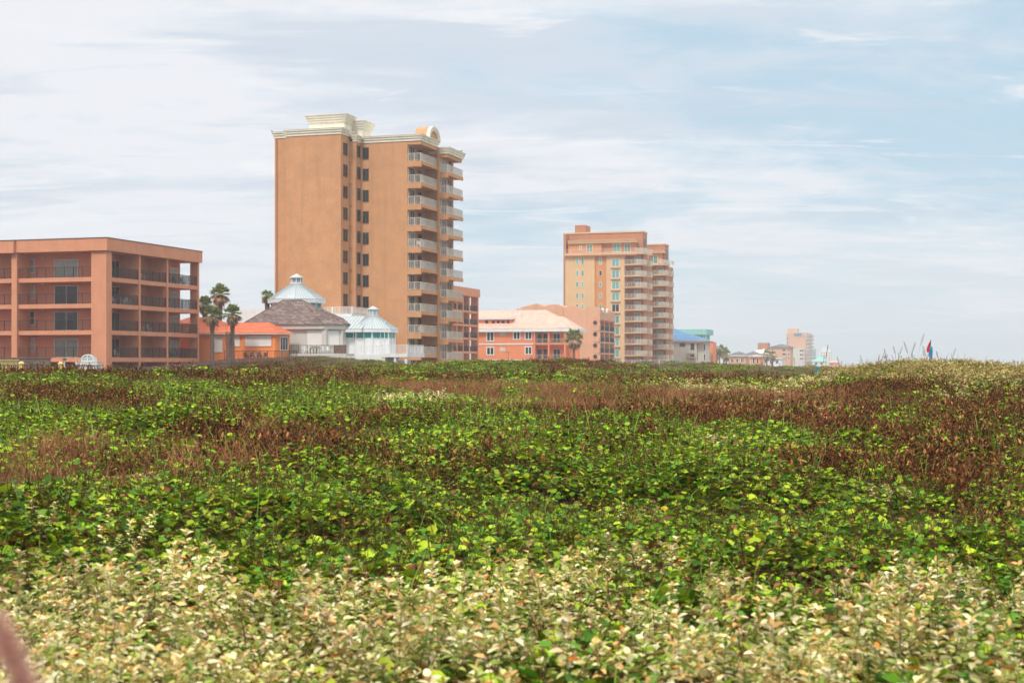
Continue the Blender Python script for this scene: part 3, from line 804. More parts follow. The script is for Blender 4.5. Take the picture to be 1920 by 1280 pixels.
# ================================================================== salmon condominium at the left
B = Bld('condo_building', 199, 159, 2.4, 'salmon-pink four-storey condominium with dark balcony rails, at the left edge', 'building')
TOP = [14.68, 11.70, 8.70, 5.65]
YE = B.ly(373, 0)            # far end of the sea front
Y1, Y2 = B.ly(262, 0), B.ly(314, 0)
XL = -34.0
c0, c1 = B.lx(24, 0), B.lx(34, 0)
core = MB().prism([(XL, 2.3), (-2.5, 2.3), (-2.5, YE-.3), (XL, YE-.3)], 2.4, 17.62)
B.part('wall', core, 'salmon_in')
MB_ = MB().box(XL, 0.30, -0.32, YE+0.32, 17.60, 19.0).box(XL, c1-0.1, -0.75, -0.322, 17.55, 18.95)
B.part('parapet', MB_, 'salmon')
B.part('roof_edge', MB().box(XL, 0.36, -0.38, YE+0.38, 19.0, 19.07).box(XL, c1-0.05, -0.80, -0.383, 18.95, 19.02), 'framedark')
B.part('corner_pillar', MB().prism([(0.02, -0.02), (0.02, 1.1), (-0.9, 1.1), (-0.9, 0.35), (B.lx(171, 0), 0.35), (B.lx(171, 0), -0.02)], 2.4, 17.60), 'salmon')
for y in (Y1, Y2): B.part('column', MB().box(-2.5, 0.03, y-0.16, y+0.16, 2.4, 17.60), 'salmon')
B.part('column', MB().box(-1.05, 0.03, YE-0.35, YE+0.02, 2.4, 17.60), 'salmon')
B.part('column', MB().box(c0, c1, -0.25, 2.3, 2.4, 17.60), 'salmon')
B.part('column', MB().box(XL+4, XL+4.6, -0.25, 2.3, 2.4, 17.60), 'salmon')
for k, z in enumerate(TOP):
    B.part('balcony_slab', MB().box(XL, -0.03, 0.03, YE-0.03, z-0.48, z), 'salmon')
    rail(B, c1, 0.12, B.lx(171, 0), 0.12, z, 1.2, post=1.25, bar=.024)
    rail(B, XL+4.6, 0.12, c0, 0.12, z, 1.2, post=1.25)
    for q0, q1 in ((1.1, Y1-.16), (Y1+.16, Y2-.16), (Y2+.16, YE-.35)): rail(B, -0.14, q0, -0.14, q1, z, 1.2, bar=.04)
    rail(B, -2.48, YE-0.14, -1.05, YE-0.14, z, 1.2, bar=.04)
for k, z in enumerate(TOP):
    x0, x1 = B.lx(52, 2.3), B.lx(65.5, 2.3)
    window(B, (x0+x1)/2, 2.3, z+0.72, x1-x0, 1.62, frame='frame', glass='curtain' if k in (0, 1, 3) else 'glass', bars=0, hbar=True)
    x0, x1 = B.lx(102, 2.3), B.lx(147, 2.3)
    window(B, (x0+x1)/2, 2.3, z+0.02, x1-x0, 2.22, frame='frame', glass=('curtain', 'glass', 'glass', 'curtain')[k], bars=1, kind='sliding_door')
    x0, x1 = B.lx(-20, 2.3), B.lx(5, 2.3)
    window(B, -17.5, 2.3, z+0.02, 2.6, 2.22, glass='glass', bars=1, kind='sliding_door')
    window(B, -2.5, 3.6, z+0.02, 1.0, 2.2, 'sea', glass='curtain', bars=0, kind='door')
    window(B, -2.5, 5.5, z+0.02, 1.9, 2.22, 'sea', glass='glass', bars=1, kind='sliding_door', frame='salmon_in')
    window(B, -2.5, Y1+1.6, z+0.02, 1.7, 2.22, 'sea', glass='glass', bars=1, kind='sliding_door', frame='salmon_in')
    window(B, -2.5, (B.ly(318, -2.5)+B.ly(332, -2.5))/2, z+0.02, B.ly(332, -2.5)-B.ly(318, -2.5), 2.22, 'sea', glass='curtain', bars=1, kind='sliding_door')
    B.part('soffit_lamp', MB().cone(B.lx(80, 1.2), 1.2, z+2.28, z+2.44, .06, .12, 8), 'white')
# furniture out on its balconies
spots = [(-15.6, 1.3, 0, .3, 'w'), (-1.0, 3.0, 1, 1.3, 'w'), (-0.9, 4.6, 1, 2.0, 'w'), (-1.0, 5.9, 1, 1.0, 'w'), (-1.0, Y1+2.0, 2, 1.5, 'w'), (-1.0, Y1+3.6, 2, 1.2, 'w'),
         (-1.2, Y2+2.0, 0, 1.2, 'd'), (-1.1, Y2+3.5, 0, 1.4, 'd'), (-1.1, Y2+5.2, 0, 1.5, 'd'), (-1.0, 3.6, 3, 1.5, 'w'), (-0.9, Y1+2.0, 0, 1.3, 'w'), (-1.2, Y2+2.6, 3, 1.3, 'd'), (-1.2, Y2+4.6, 3, 1.7, 'd')]
FL = ['top-floor', 'third-floor', 'second-floor', 'lowest']
BAY = lambda x, y: 'left-hand front' if x < -5 else ('nearest sea-side' if y < Y1 else ('middle sea-side' if y < Y2 else 'far-end'))
for n_, (x, y, k, a, c) in enumerate(spots):
    pos = 'beside the column' if x < -5 else ('near' if (y-(1.1 if y < Y1 else Y1 if y < Y2 else Y2)) < 2.6 else ('in the middle' if (y-(1.1 if y < Y1 else Y1 if y < Y2 else Y2)) < 4.2 else 'at the far end'))
    pos = {'near': 'nearest the camera'}.get(pos, pos)
    (chairw if c == 'w' else chaird)(B, x, y, TOP[k], a, '%s chair %s on the %s %s balcony of the salmon condominium' % ('white' if c == 'w' else 'dark', pos, FL[k], BAY(x, y)), 'balcony chairs on the salmon condominium')

# ================================================================== tall tan tower
T = Bld('tower_block', 764, 199, 2.4, 'tall tan stucco apartment tower with cream cornice and arched gable, the highest building', 'building')
xc = T.lx(677, 0); yb = T.ly(667, xc); xb = T.lx(655, yb); ya = T.ly(639, xb); xa = T.lx(537, ya); xe = T.lx(515, ya+1.0)
yd = 6.9; yde = yd+6.0; XD = 2.2
zA = T.z(239.6, xb, ya); zC = T.z(253.3, 0, 0); zD = T.z(276.8, 3.4, yd)
def offs(poly, d):
    """push a rectilinear counter-clockwise outline out by d"""
    n = len(poly); r = []
    for i in range(n):
        p, q, s_ = poly[i-1], poly[i], poly[(i+1) % n]
        def nrm(a, b2):
            dx, dy = b2[0]-a[0], b2[1]-a[1]; L = math.hypot(dx, dy); return dy/L, -dx/L
        n1, n2 = nrm(p, q), nrm(q, s_)
        r.append((q[0]+d*(n1[0]+n2[0]), q[1]+d*(n1[1]+n2[1])))
    return r
def cornice(b, poly, ztop, h=0.85, steps=((0, .42, .10), (.42, .78, .22), (.78, 1.0, .34)), name='cornice', mat='cream'):
    m = MB()
    for a, c, o in steps: m.prism(offs(poly, o), ztop-h+a*h, ztop-h+c*h)
    m.prism(offs(poly, steps[-1][2]+.05), ztop, ztop+0.05)
    b.part(name, m, mat)
yback = 13.0
pA = [(xe, ya+1.0), (xa, ya+1.0), (xa, ya), (xb, ya), (xb, yback), (xe, yback)]
pC = [(xb+.01, yb), (xc, yb), (xc, 0), (0, 0), (0, yd+.02), (xb+.01, yd+.02)]
pC2 = [(xb+.01, yd+.02), (0.02, yd+.02), (0.02, yback-.5), (xb+.01, yback-.5)]
T.part('wall', MB().prism(pA, 2.4, zA-.8).prism(pC, 2.4, zC-.8).prism(pC2, 2.4, zC-.9), 'tan')
pD = [(0.03, yd), (XD, yd), (XD, yde), (0.03, yde)]
T.part('side_wing', MB().prism(pD, 2.4, zD-.8), 'tan')
T.part('downpipe', MB().tube((xe+.35, ya+.9, 2.4), (xe+.35, ya+.9, zA-.9), .08), 'terra')
cornice(T, pA, zA)
# main cornice carried out over the balconies
cornice(T, [(xb+.6, yb), (xc, yb), (xc, 0), (1.95, 0), (1.95, yd-.1), (xb+.6, yd-.1)], zC)
cornice(T, [(0.6, yd+.05), (3.5, yd+.05), (3.5, yde+.5), (0.6, yde+.5)], zD, name='wing_cornice')
# top slabs under the cornices
pc0 = 33.25
for k in range(11):
    z = pc0-3.0*k; zd = z-0.75
    T.part('balcony_slab', MB().box(0.01, 2.0, 0.04, yd-.02, z-.34, z).box(0.012, 2.02, 0.0, 0.35, z-.80, z+.002).box(1.75, 2.02, 0.36, yd-.02, z-.44, z+.05), 'tan')
    T.part('balcony_slab', MB().box(XD+.01, 3.5, yd+.3, yde+.6, zd-.34, zd).box(XD-.3, 3.52, yd-.04, yd+.3, zd-.80, zd+.002).box(3.25, 3.52, yd+.31, yde+.6, zd-.46, zd+.05), 'tan')
    rail(T, 0.05, 0.12, 1.9, 0.12, z, 1.12, 'railwhite', gap=.16, bar=.03, post=.9)
    rail(T, 1.92, 0.14, 1.92, yd-.1, z, 1.12, 'railwhite', gap=.15, bar=.035, post=.55)
    rail(T, XD+.1, yd+.1, 3.4, yd+.1, zd, 1.12, 'railwhite', gap=.16, bar=.03, post=.9)
    rail(T, 3.42, yd+.12, 3.42, yde+.5, zd, 1.12, 'railwhite', gap=.15, bar=.035, post=.55)
    rg_ = random.Random(k*7+1)
    window(T, 0.0, 1.55, z+.02, 2.3, 2.3, 'sea', frame='frame', glass=rg_.choice(('glass', 'glass', 'curtain')), bars=2, kind='sliding_door')
    window(T, 0.0, 4.6, z+.02, 1.4, 2.2, 'sea', frame='framedark', glass='glass', bars=0, kind='door')
    window(T, XD, yd+1.7, zd+.02, 2.2, 2.3, 'sea', frame='frame', glass=rg_.choice(('glass', 'glass', 'curtain')), bars=2, kind='sliding_door')
    window(T, XD, yd+4.4, zd+.02, 1.0, 2.2, 'sea', frame='framedark', glass='glass', bars=0, kind='door')
    for q in (0.55, 1.45): window(T, q, yd, z+.75, .42, .55, frame='framedark', glass='glass', bars=0)
    # windows on the front and in the notches
    window(T, (T.lx(680.5, 0)+T.lx(691.5, 0))/2, 0, T.z(299, -6.3, 0)-3*k, T.lx(691.5, 0)-T.lx(680.5, 0), 1.68, frame='framedark', glass='glass', bars=1)
    if True:
        y0_, y1_ = T.ly(669, xc), T.ly(675, xc)
        window(T, xc, (y0_+y1_)/2, T.z(295.5, xc, -1)-3*k, y1_-y0_, 1.68, 'sea', frame='framedark', glass='glass', bars=1)
        y0_, y1_ = T.ly(643.2, xb), T.ly(650.8, xb)
        window(T, xb, (y0_+y1_)/2, T.z(290.2, xb, ya+1)-3*k, y1_-y0_, 1.70, 'sea', frame='framedark', glass='glass', bars=1)
        xx = T.lx(658.5, yb); zz = T.z(306, xx, yb)-3*k
        T.part('wall_lamp', MB().cone(xx, yb-.14, zz, zz+.22, .10, .16, 8), 'tan')
for k, (x, y, a, c) in {1: (1.2, 1.2, .4, 'd'), 3: (1.1, 2.4, 1.2, 'd'), 4: (1.3, .9, .2, 'w'), 5: (1.2, 1.3, -.5, 'd'), 6: (1.1, 1.9, .9, 'd'), 7: (1.2, 1.0, .3, 'd'), 8: (1.3, 1.5, .6, 'w'), 9: (1.2, 1.2, -.2, 'd')}.items():
    nm = ['top', 'second', 'third', 'fourth', 'fifth', 'sixth', 'seventh', 'eighth', 'ninth', 'tenth'][k]
    (chairw if c == 'w' else chaird)(T, x, y, pc0-3.0*k, a, '%s chair on the %s balcony from the top, front stack of the tall tan tower' % ('white' if c == 'w' else 'dark', nm), 'balcony chairs on the tall tower')
T.part('fin_wall', MB().box(2.0, 2.24, yd-.35, yd+.0, 2.4, zC-.85), 'tan')
# eaves slab above the top balconies
T.part('soffit_slab', MB().box(0.01, 1.98, 0.02, yd-.05, zC-1.35, zC-.86), 'tan')
T.part('soffit_slab', MB().box(XD+.01, 3.4, yd+.1, yde+.3, zD-1.35, zD-.86), 'tan')
# roof houses with flared caps
def roof_house(b, x0, x1, y0, y1, z0, z1, capz):
    p = [(x0, y0), (x1, y0), (x1, y1), (x0, y1)]
    h = b.part('roof_house', MB().prism(p, z0, capz), 'cream')
    m = MB(); n = 4
    for i in range(n):
        za, zb = capz+(z1-capz)*i/n, capz+(z1-capz)*(i+1)/n
        m.prism(offs(p, .04+.13*i), za, zb-.10, offs(p, .10+.13*i)); m.prism(offs(p, .17+.13*i), zb-.10, zb)
    m.build('flared_cap', M['cream'], h)
xr0, xr1 = T.lx(580, ya+1.2), T.lx(646, ya+1.2)
yr1 = T.ly(661, xr1)
roof_house(T, xr0, xr1, ya+1.2, yr1, zA-.3, T.z(211, xr1, ya), T.z(228, xr1, ya))
ys2 = yr1+.2; xs1 = T.lx(680, ys2); xs0 = xs1-4.2; ys3 = T.ly(695, xs1)
roof_house(T, xs0, xs1, ys2, ys3, zC-.3, T.z(226.5, xs1, ys2), T.z(244, xs1, ys2))
# barrel-vaulted gable over the sea front
ar = MB(); yc = (T.ly(803, 2.2)+T.ly(826, 2.2))/2; rad_o = 2.45; rad_i = 1.75; zb_ = zC-.15
ya0, ya1 = T.ly(806, 2.4), T.ly(824, 2.4)
yc = (ya0+ya1)/2; rad_o = (ya1-ya0)/2+.35; hgt = T.z(238, 2.2, yc)-zb_; rad_i = rad_o-.75
N = 16
def arc(r, k): return yc+r*math.cos(math.pi*k/N), zb_+hgt*(r/rad_o)*math.sin(math.pi*k/N)
for k in range(N):
    (y0, z0), (y1, z1) = arc(rad_o, k), arc(rad_o, k+1)
    (y2, z2), (y3, z3) = arc(rad_o-.35, k), arc(rad_o-.35, k+1)
    m = len(ar.v)
    ar.v += [(.2, y0, z0), (2.35, y0, z0), (2.35, y1, z1), (.2, y1, z1), (.2, y2, z2), (2.35, y2, z2), (2.35, y3, z3), (.2, y3, z3)]
    ar.f += [tuple(m+i for i in q) for q in ((0,1,2,3), (7,6,5,4), (1,5,6,2), (0,3,7,4))]
gab = T.part('gable_vault', ar, 'tan')
tr = MB()
for r0, r1, xx in ((rad_o+.02, rad_o-.28, 2.48), (rad_o-.30, rad_o-.55, 2.42), (rad_o-.57, rad_o-.78, 2.36)):
    for k in range(N):
        (y0, z0), (y1, z1) = arc(r0, k), arc(r0, k+1); (y2, z2), (y3, z3) = arc(r1, k), arc(r1, k+1)
        m = len(tr.v)
        tr.v += [(2.0, y0, z0), (xx, y0, z0), (xx, y1, z1), (2.0, y1, z1), (2.0, y2, z2), (xx, y2, z2), (xx, y3, z3), (2.0, y3, z3)]
        tr.f += [tuple(m+i for i in q) for q in ((0,1,2,3), (7,6,5,4), (1,5,6,2), (0,3,7,4))]
tr.build('gable_moulding', M['cream'], gab)
fc = MB(); fc.v = [(2.15, *arc(rad_o-.6, k)) for k in range(N+1)]; fc.f = [tuple(range(N+1))]
m = len(fc.v); fc.v += [(.3, *arc(rad_o-.2, k)) for k in range(N+1)]; fc.f.append(tuple(range(m, m+N+1))[::-1])
fc.build('gable_panel', M['tan'], gab)
# two birds on the roof edges
def bird(x, y, z, rz, label):
    t = empty('bird', (x, y, z), rz, label, 'bird', None)
    m = MB()
    secs = [(-.26, .02, .10), (-.16, .05, .11), (-.04, .085, .14), (.08, .085, .17), (.15, .05, .22), (.20, .048, .26), (.25, .03, .27), (.31, .006, .26)]
    n = 8
    for i, (xx, r, zz) in enumerate(secs):
        for k in range(n):
            a = 2*math.pi*k/n; m.v.append((xx, r*math.cos(a), zz+r*1.1*math.sin(a)))
    for i in range(len(secs)-1):
        for k in range(n):
            j = (k+1) % n; m.f.append((i*n+k, i*n+j, (i+1)*n+j, (i+1)*n+k))
    m.f.append(tuple(range(n))[::-1]); m.f.append(tuple(range((len(secs)-1)*n, len(secs)*n)))
    m.build('body', M['bird'], t, smooth=True)
    for q in (-1, 1): MB().tube((.02, q*.03, 0), (.01, q*.035, .09), .008).build('leg', M['bird'], t)
    MB().poly([(-.24, -.03, .11), (-.24, .03, .11), (-.42, .05, .08), (-.42, -.05, .08)]).build('tail', M['bird'], t)
    return t
wx, wy = T.world(3.6, T.ly(864, 3.6)); bird(wx, wy, zD+.06, .2, 'black bird perched on the cornice at the right end of the tall tan tower')
wx, wy = T.world(xe-.2, ya+.3); bird(wx, wy+.8, zA+.06, 2.0, 'small black bird perched on the left end of the tall tower cornice')

# ================================================================== four-storey salmon block behind the tower
Bq = Bld('condo_building', 897, 300, 2.4, 'salmon balconied condominium half hidden behind the tall tower, beside the coral house', 'building')
Lq = 18.0   # its sea front runs towards the camera from the far corner
ql = [Bq.ly(p, 0) for p in (848, 868.5, 880, 896.5)]
ql[0] = min(ql[0], -9)
tq = [Bq.z(p, 0, -3) for p in (583.5, 609, 633.5, 659)]
ztq = Bq.z(541, 0, -4); zsq = Bq.z(556, 0, -4)
yN = Bq.ly(845, 0)
Bq.part('wall', MB().box(-22, -2.6, yN, ql[2]+2, 2.4, zsq), 'salmon_in')
Bq.part('parapet', MB().box(-22, .3, yN-.3, .3, zsq, ztq), 'salmon')
for y in (yN+.1, (yN+ql[1])/2, ql[1], ql[2]): Bq.part('column', MB().box(-2.6, .04, y-.2, y+.2, 2.4, zsq), 'salmon')
Bq.part('column', MB().box(-1.5, .04, -.5, 0.02, 2.4, zsq), 'salmon')
yy_ = [yN+.1, (yN+ql[1])/2, ql[1], ql[2], -.3]
for z in tq:
    Bq.part('balcony_slab', MB().box(-22, -.02, yN, -.02, z-.4, z), 'salmon')
    for i in range(4):
        rail(Bq, -.12, yy_[i]+.2, -.12, yy_[i+1]-.2, z, 1.15, gap=.14, bar=.05)
        window(Bq, -2.6, (yy_[i]+yy_[i+1])/2 if i < 3 else ql[2]+1.0, z+.02, 2.0 if i < 3 else 1.5, 2.2, 'sea', bars=1, kind='sliding_door')
# ================================================================== orange house with tiled roof
H = Bld('orange_house', 516, 180, 2.4, 'bright orange single-storey house with orange tiled hip roof and white shutters', 'house')
x0 = H.lx(425, 0); xL0 = H.lx(285, -2.0); xL1 = H.lx(418, -2.0)
hd = H.ly(543, 0); ze = H.z(624.5, -4, 0); zr = H.z(606, -4, 2.5); zg = H.z(668, -4, 0); zl = H.z(598.5, -8, 2)
H.part('wall', MB().box(x0, 0, 0, hd, 2.4, ze).box(xL0, xL1, -2.0, 5.5, 2.4, ze-.05), 'orange')
H.part('roof', MB().hip(x0-3.5, .6, -.6, hd+.6, ze, zr+.1).hip(xL0-1, xL1+.4, -2.6, 6.2, ze-.02, zl+.3, run=4.1), 'orangeroof')
H.part('fascia', MB().box(x0-3.5, .55, -.55, hd+.55, ze-.16, ze-.005).box(xL0-.9, xL1+.35, -2.55, -.56, ze-.18, ze-.03), 'white')
for a, c, yy in ((398, 417, -2.0), (426, 434.5, 0), (435.5, 450, 0), (460, 509, 0)):
    wpx(H, a, c, 629, 649 if a > 420 else 660, y=yy, frame='white', glass='shutter', bars=0 if c-a < 20 else 1, fw=.05, kind='roller_shutter')
spx(H, 524.5, 539, 631, 657, x=0, frame='white', glass='glass', bars=2)
for k in (456.5, 513.5): H.part('pilaster', MB().box(H.lx(k-2.5, -.12), H.lx(k+2.5, -.12), -.12, 0.01, 2.4, ze-.17), 'orange')
xd0, xd1 = H.lx(422, -2.2), H.lx(543, -2.2)
H.part('deck', MB().box(xd0, xd1, -2.4, -.01, zg-.75, zg-.45), 'orange')
zd_ = zg-.45
rail(H, xd0, -2.3, xd1, -2.3, zd_, 1.15, gap=.22, bar=.02, post=1.0); rail(H, xd1-.05, -2.25, xd1-.05, -.05, zd_, 1.15, gap=.2)
for i, (px, a, c) in enumerate(((461, .6, 'd'), (468, -.7, 'd'), (486, .4, 'd'), (494, -.5, 'd'))):
    chaird(H, H.lx(px, -1.3), -1.3+.2*(i % 2), zd_, a, 'dark green chair on the orange house deck, %s from the left' % ('first', 'second', 'third', 'rightmost')[i], 'chairs on the orange house deck')
tablew(H, H.lx(477, -1.1), -1.1, zd_, 0, 'white table on the orange house deck between the dark chairs', 'tables on the house decks')
# the orange wall showing between the condominium and the palms continues behind

# ================================================================== grey house with brown shingle roof
G = Bld('grey_house', 615, 184, 2.4, 'pale grey house with brown shingled hip roof and white roller shutters', 'house')
ze = G.z(607.5, 0, 0); zt = G.z(564.5, -5, 6); xw0 = G.lx(500, 0)
cc = 0.4
while G.ly(641, -.6+cc) > cc: cc += .05
xs_ = -.6+cc; yb1 = G.ly(662, xs_)
G.part('wall', MB().prism([(xw0, 0), (-.6, 0), (xs_, cc), (xs_, yb1), (xw0, yb1)], 2.4, ze), 'greywall')
rf = MB()
# hip with a chamfered seaward corner
ev = [(xw0-3.4, -.7), (-.3, -.7), (xs_+.7, cc-.3), (xs_+.7, yb1+.3), (xw0-3.4, yb1+.6)]
ym_ = yb1*.5; rd = [(G.lx(530, ym_), ym_, zt), (G.lx(566, ym_), ym_+.1, zt)]
n = len(rf.v); rf.v += [(x, y, ze) for x, y in ev]+rd
rf.f += [(n, n+1, n+6, n+5), (n+1, n+2, n+6), (n+2, n+3, n+6), (n+3, n+4, n+5, n+6), (n+4, n, n+5), (n+4, n+3, n+2, n+1, n)]
rfo = G.part('roof', rf, 'shingle')
m = MB()
for a, c in ((0, 5), (1, 6), (2, 6), (5, 6)):
    m.tube(rf.v[n+a], rf.v[n+c], .09, n=5)
m.build('ridge_cap', M['shingle'], rfo)
G.part('fascia', MB().prism([(xw0-.1, -.45), (-.42, -.45), (xs_+.42, cc-.2), (xs_+.42, yb1+.15), (xw0-.1, yb1+.15)], ze-.62, ze-.02), 'greywall')
for a, c in ((575, 607),): wpx(G, a, c, 618, 649, y=0, frame='greywall', glass='shutter', bars=0, fw=.08, kind='roller_shutter')
zz0, zz1 = G.z(649, 0, 1), G.z(619, 0, 1)
window(G, -.6+cc/2, cc/2, zz0, cc*1.414*.72, zz1-zz0, 'front', frame='greywall', glass='shutter', bars=0, fw=.08, kind='roller_shutter').rotation_euler.z = math.pi/4
spx(G, 644, 660, 621, 650, x=xs_, frame='greywall', glass='shutter', bars=0, fw=.08, kind='roller_shutter')
for x, y in ((-.45, -.05), (xs_-.1, cc-.1)): G.part('pilaster', MB().box(x-.3, x+.3, y-.2, y+.4, 2.4, ze-.62), 'greywall')
zg2 = G.z(663, -4, -2)
xg0, xg1 = G.lx(543, -2.6), G.lx(649, -2.6)
G.part('deck', MB().box(xg0, xg1, -2.7, -.01, zg2-.3, zg2), 'greywall')
rail(G, xg0, -2.6, G.lx(626, -2.6), -2.6, zg2, 1.1, gap=.24, bar=.018, post=1.3)
G.part('privacy_fence', MB().box(G.lx(626, -2.6), xg1, -2.63, -2.58, zg2, zg2+1.1), 'wood')
for i, (px, a) in enumerate(((571, .5), (577, -.4), (604, .3), (611, -.6))):
    chairw(G, G.lx(px, -1.4), -1.4+.2*(i % 2), zg2, a, 'white plastic chair on the grey house deck, %s from the left' % ('first', 'second', 'third', 'rightmost')[i], 'chairs on the grey house deck')
for i, px in enumerate((585, 597)): tabled(G, G.lx(px, -1.3), -1.3, zg2, 0, 'round table on the grey house deck, the %s one' % ('left', 'right')[i], 'tables on the house decks')

# ================================================================== white house with metal roofs and cupolas
A_ = Bld('white_beach_house', 660, 186, 2.4, 'white beach house with pale metal roofs, two cupolas and teal window bands', 'house')
def cupola(b, cx, cy, z0, z1, zt, r, parent):
    m = MB().cone(cx, cy, z0, z1, r, r, 8); o = m.build('cupola', M['white'], parent)
    MB().cone(cx, cy, z0+(z1-z0)*.35, z0+(z1-z0)*.9, r*1.02, r*1.02, 8).build('cupola_window', M['curtain'], o)
    mm = MB()
    for i in range(8):
        t = 2*math.pi*(i+.5)/8; mm.tube((cx+r*1.03*math.cos(t), cy+r*1.03*math.sin(t), z0), (cx+r*1.03*math.cos(t), cy+r*1.03*math.sin(t), z1), .07, n=5)
    mm.build('cupola_post', M['white'], o)
    MB().cone(cx, cy, z1, z1+.1, r*1.32, r*1.32, 8).cone(cx, cy, z1+.1, zt, r*1.3, .05, 8).build('cupola_roof', M['whitemetal'], o)
def seams(m, cx, cy, r0, r1, z0, z1, k=5, n=8):
    for i in range(n):
        a0, a1 = 2*math.pi*(i+.5)/n, 2*math.pi*(i+1.5)/n
        p0, p1 = Vector((cx+r0*math.cos(a0), cy+r0*math.sin(a0), z0)), Vector((cx+r0*math.cos(a1), cy+r0*math.sin(a1), z0))
        q0, q1 = Vector((cx+r1*math.cos(a0), cy+r1*math.sin(a0), z1)), Vector((cx+r1*math.cos(a1), cy+r1*math.sin(a1), z1))
        for j in range(k):
            f = j/k; m.tube(p0.lerp(p1, f), q0.lerp(q1, f), .035 if j else .06, n=4)
# octagonal tower room
cy = 4.7; cx = A_.lx(556, cy); rO = (A_.lx(607.5, cy)-A_.lx(508, cy))/2
zE = A_.z(562, cx, cy); zA1 = A_.z(533, cx, cy)
A_.part('wall', MB().cone(cx, cy, 2.4, zE-.45, rO*.86, rO*.86, 8), 'white')
A_.part('window_band', MB().cone(cx, cy, zE-1.5, zE-.5, rO*.865, rO*.865, 8), 'teal_gl')
mm = MB()
for i in range(16):
    t = 2*math.pi*(i+.5)/16; q = rO*.87*(1 if i % 2 == 0 else .93); mm.tube((cx+q*math.cos(t), cy+q*math.sin(t), zE-1.6), (cx+q*math.cos(t), cy+q*math.sin(t), zE-.4), .12, n=5)
A_.part('mullions', mm, 'white')
ro = A_.part('metal_roof', MB().cone(cx, cy, zE, zA1, rO, .8, 8), 'whitemetal')
A_.part('fascia', MB().cone(cx, cy, zE-.5, zE-.01, rO*.98, rO*.99, 8), 'white')
sm = MB(); seams(sm, cx, cy, rO, .8, zE+.03, zA1+.03, 7); sm.build('roof_seams', M['seam'], ro)
cupola(A_, cx, cy, zA1, A_.z(521.5, cx, cy), A_.z(513, cx, cy), (A_.lx(565, cy)-A_.lx(546, cy))/2, ro)
# second wing with octagonal end
cy2 = 2.6; cx2 = A_.lx(698, cy2); r2 = (A_.lx(743, cy2)-cx2)*1.02
zE2 = A_.z(617, cx2, cy2-2); zA2 = A_.z(592, cx2, cy2)
xw = A_.lx(630, 0)
A_.part('wall', MB().cone(cx2, cy2, 2.4, zE2-.35, r2*.84, r2*.84, 8).box(xw-8, cx2, cy2-2.4, cy2+2.8, 2.4, zE2-.36), 'white')
w2 = MB().cone(cx2, cy2, zE2, zA2, r2, .7, 8)
n = len(w2.v); xr = A_.lx(640, cy2)
w2.v += [(xr-9, cy2-3.6, zE2), (cx2, cy2-3.6, zE2), (cx2, cy2+3.6, zE2), (xr-9, cy2+3.6, zE2), (xr-9, cy2, zA2-.02), (cx2, cy2, zA2-.02)]
w2.f += [tuple(n+i for i in q) for q in ((0,1,5,4), (2,3,4,5), (3,0,4), (1,2,5), (0,3,2,1))]
r2o = A_.part('metal_roof', w2, 'whitemetal')
sm = MB(); seams(sm, cx2, cy2, r2, .7, zE2+.03, zA2+.03, 6)
for i in range(26):
    x = cx2-.5*i; sm.tube((x, cy2-3.6, zE2+.03), (x, cy2, zA2+.01), .035, n=4)
sm.build('roof_seams', M['seam'], r2o)
cupola(A_, cx2+.1, cy2, zA2-.2, A_.z(581, cx2, cy2), A_.z(573.5, cx2, cy2), (A_.lx(706.5, cy2)-A_.lx(690, cy2))/2, r2o)
A_.part('fascia', MB().cone(cx2, cy2, zE2-.4, zE2-.01, r2*.985, r2*.985, 8).box(xr-9, cx2, cy2-3.55, cy2-3.4, zE2-.4, zE2-.01), 'white')
A_.part('window_band', MB().cone(cx2, cy2, zE2-1.15, zE2-.45, r2*.85, r2*.85, 8).box(cx2-8, cx2, cy2-2.42, cy2-2.38, zE2-1.1, zE2-.5), 'teal_gl')
mm = MB()
for i in range(8):
    t = 2*math.pi*(i+.5)/8; mm.tube((cx2+r2*.86*math.cos(t), cy2+r2*.86*math.sin(t), 2.4), (cx2+r2*.86*math.cos(t), cy2+r2*.86*math.sin(t), zE2-.4), .11, n=5)
    t += math.pi/8; q = r2*.86*.93; mm.tube((cx2+q*math.cos(t), cy2+q*math.sin(t), zE2-3.4), (cx2+q*math.cos(t), cy2+q*math.sin(t), zE2-.4), .06, n=5)
for i in range(5): mm.box(cx2-1.6*i-.06, cx2-1.6*i+.06, cy2-2.5, cy2-2.3, zE2-3.4, zE2-.4)
A_.part('mullions', mm, 'white')
# flat roof deck with white balustrade, further flat roof on the left
zf = A_.z(588, 0, 6); xf0, xf1 = A_.lx(585, 5), A_.lx(638, 5)
A_.part('upper_storey', MB().box(xf0-3, A_.lx(659, 5), 5.1, 11, 2.4, zf).box(A_.lx(440, 12), A_.lx(540, 12), 12, 18, 2.4, A_.z(580, -25, 12)), 'white')
for (a, b2, c, d) in ((xf0, 5.2, A_.lx(659, 5), 5.2), (A_.lx(659, 5)-.05, 5.2, A_.lx(659, 5)-.05, 10.8)):
    rail(A_, a, b2, c, d, zf, .95, 'white', gap=.2, bar=.07, post=3, pw=.2)
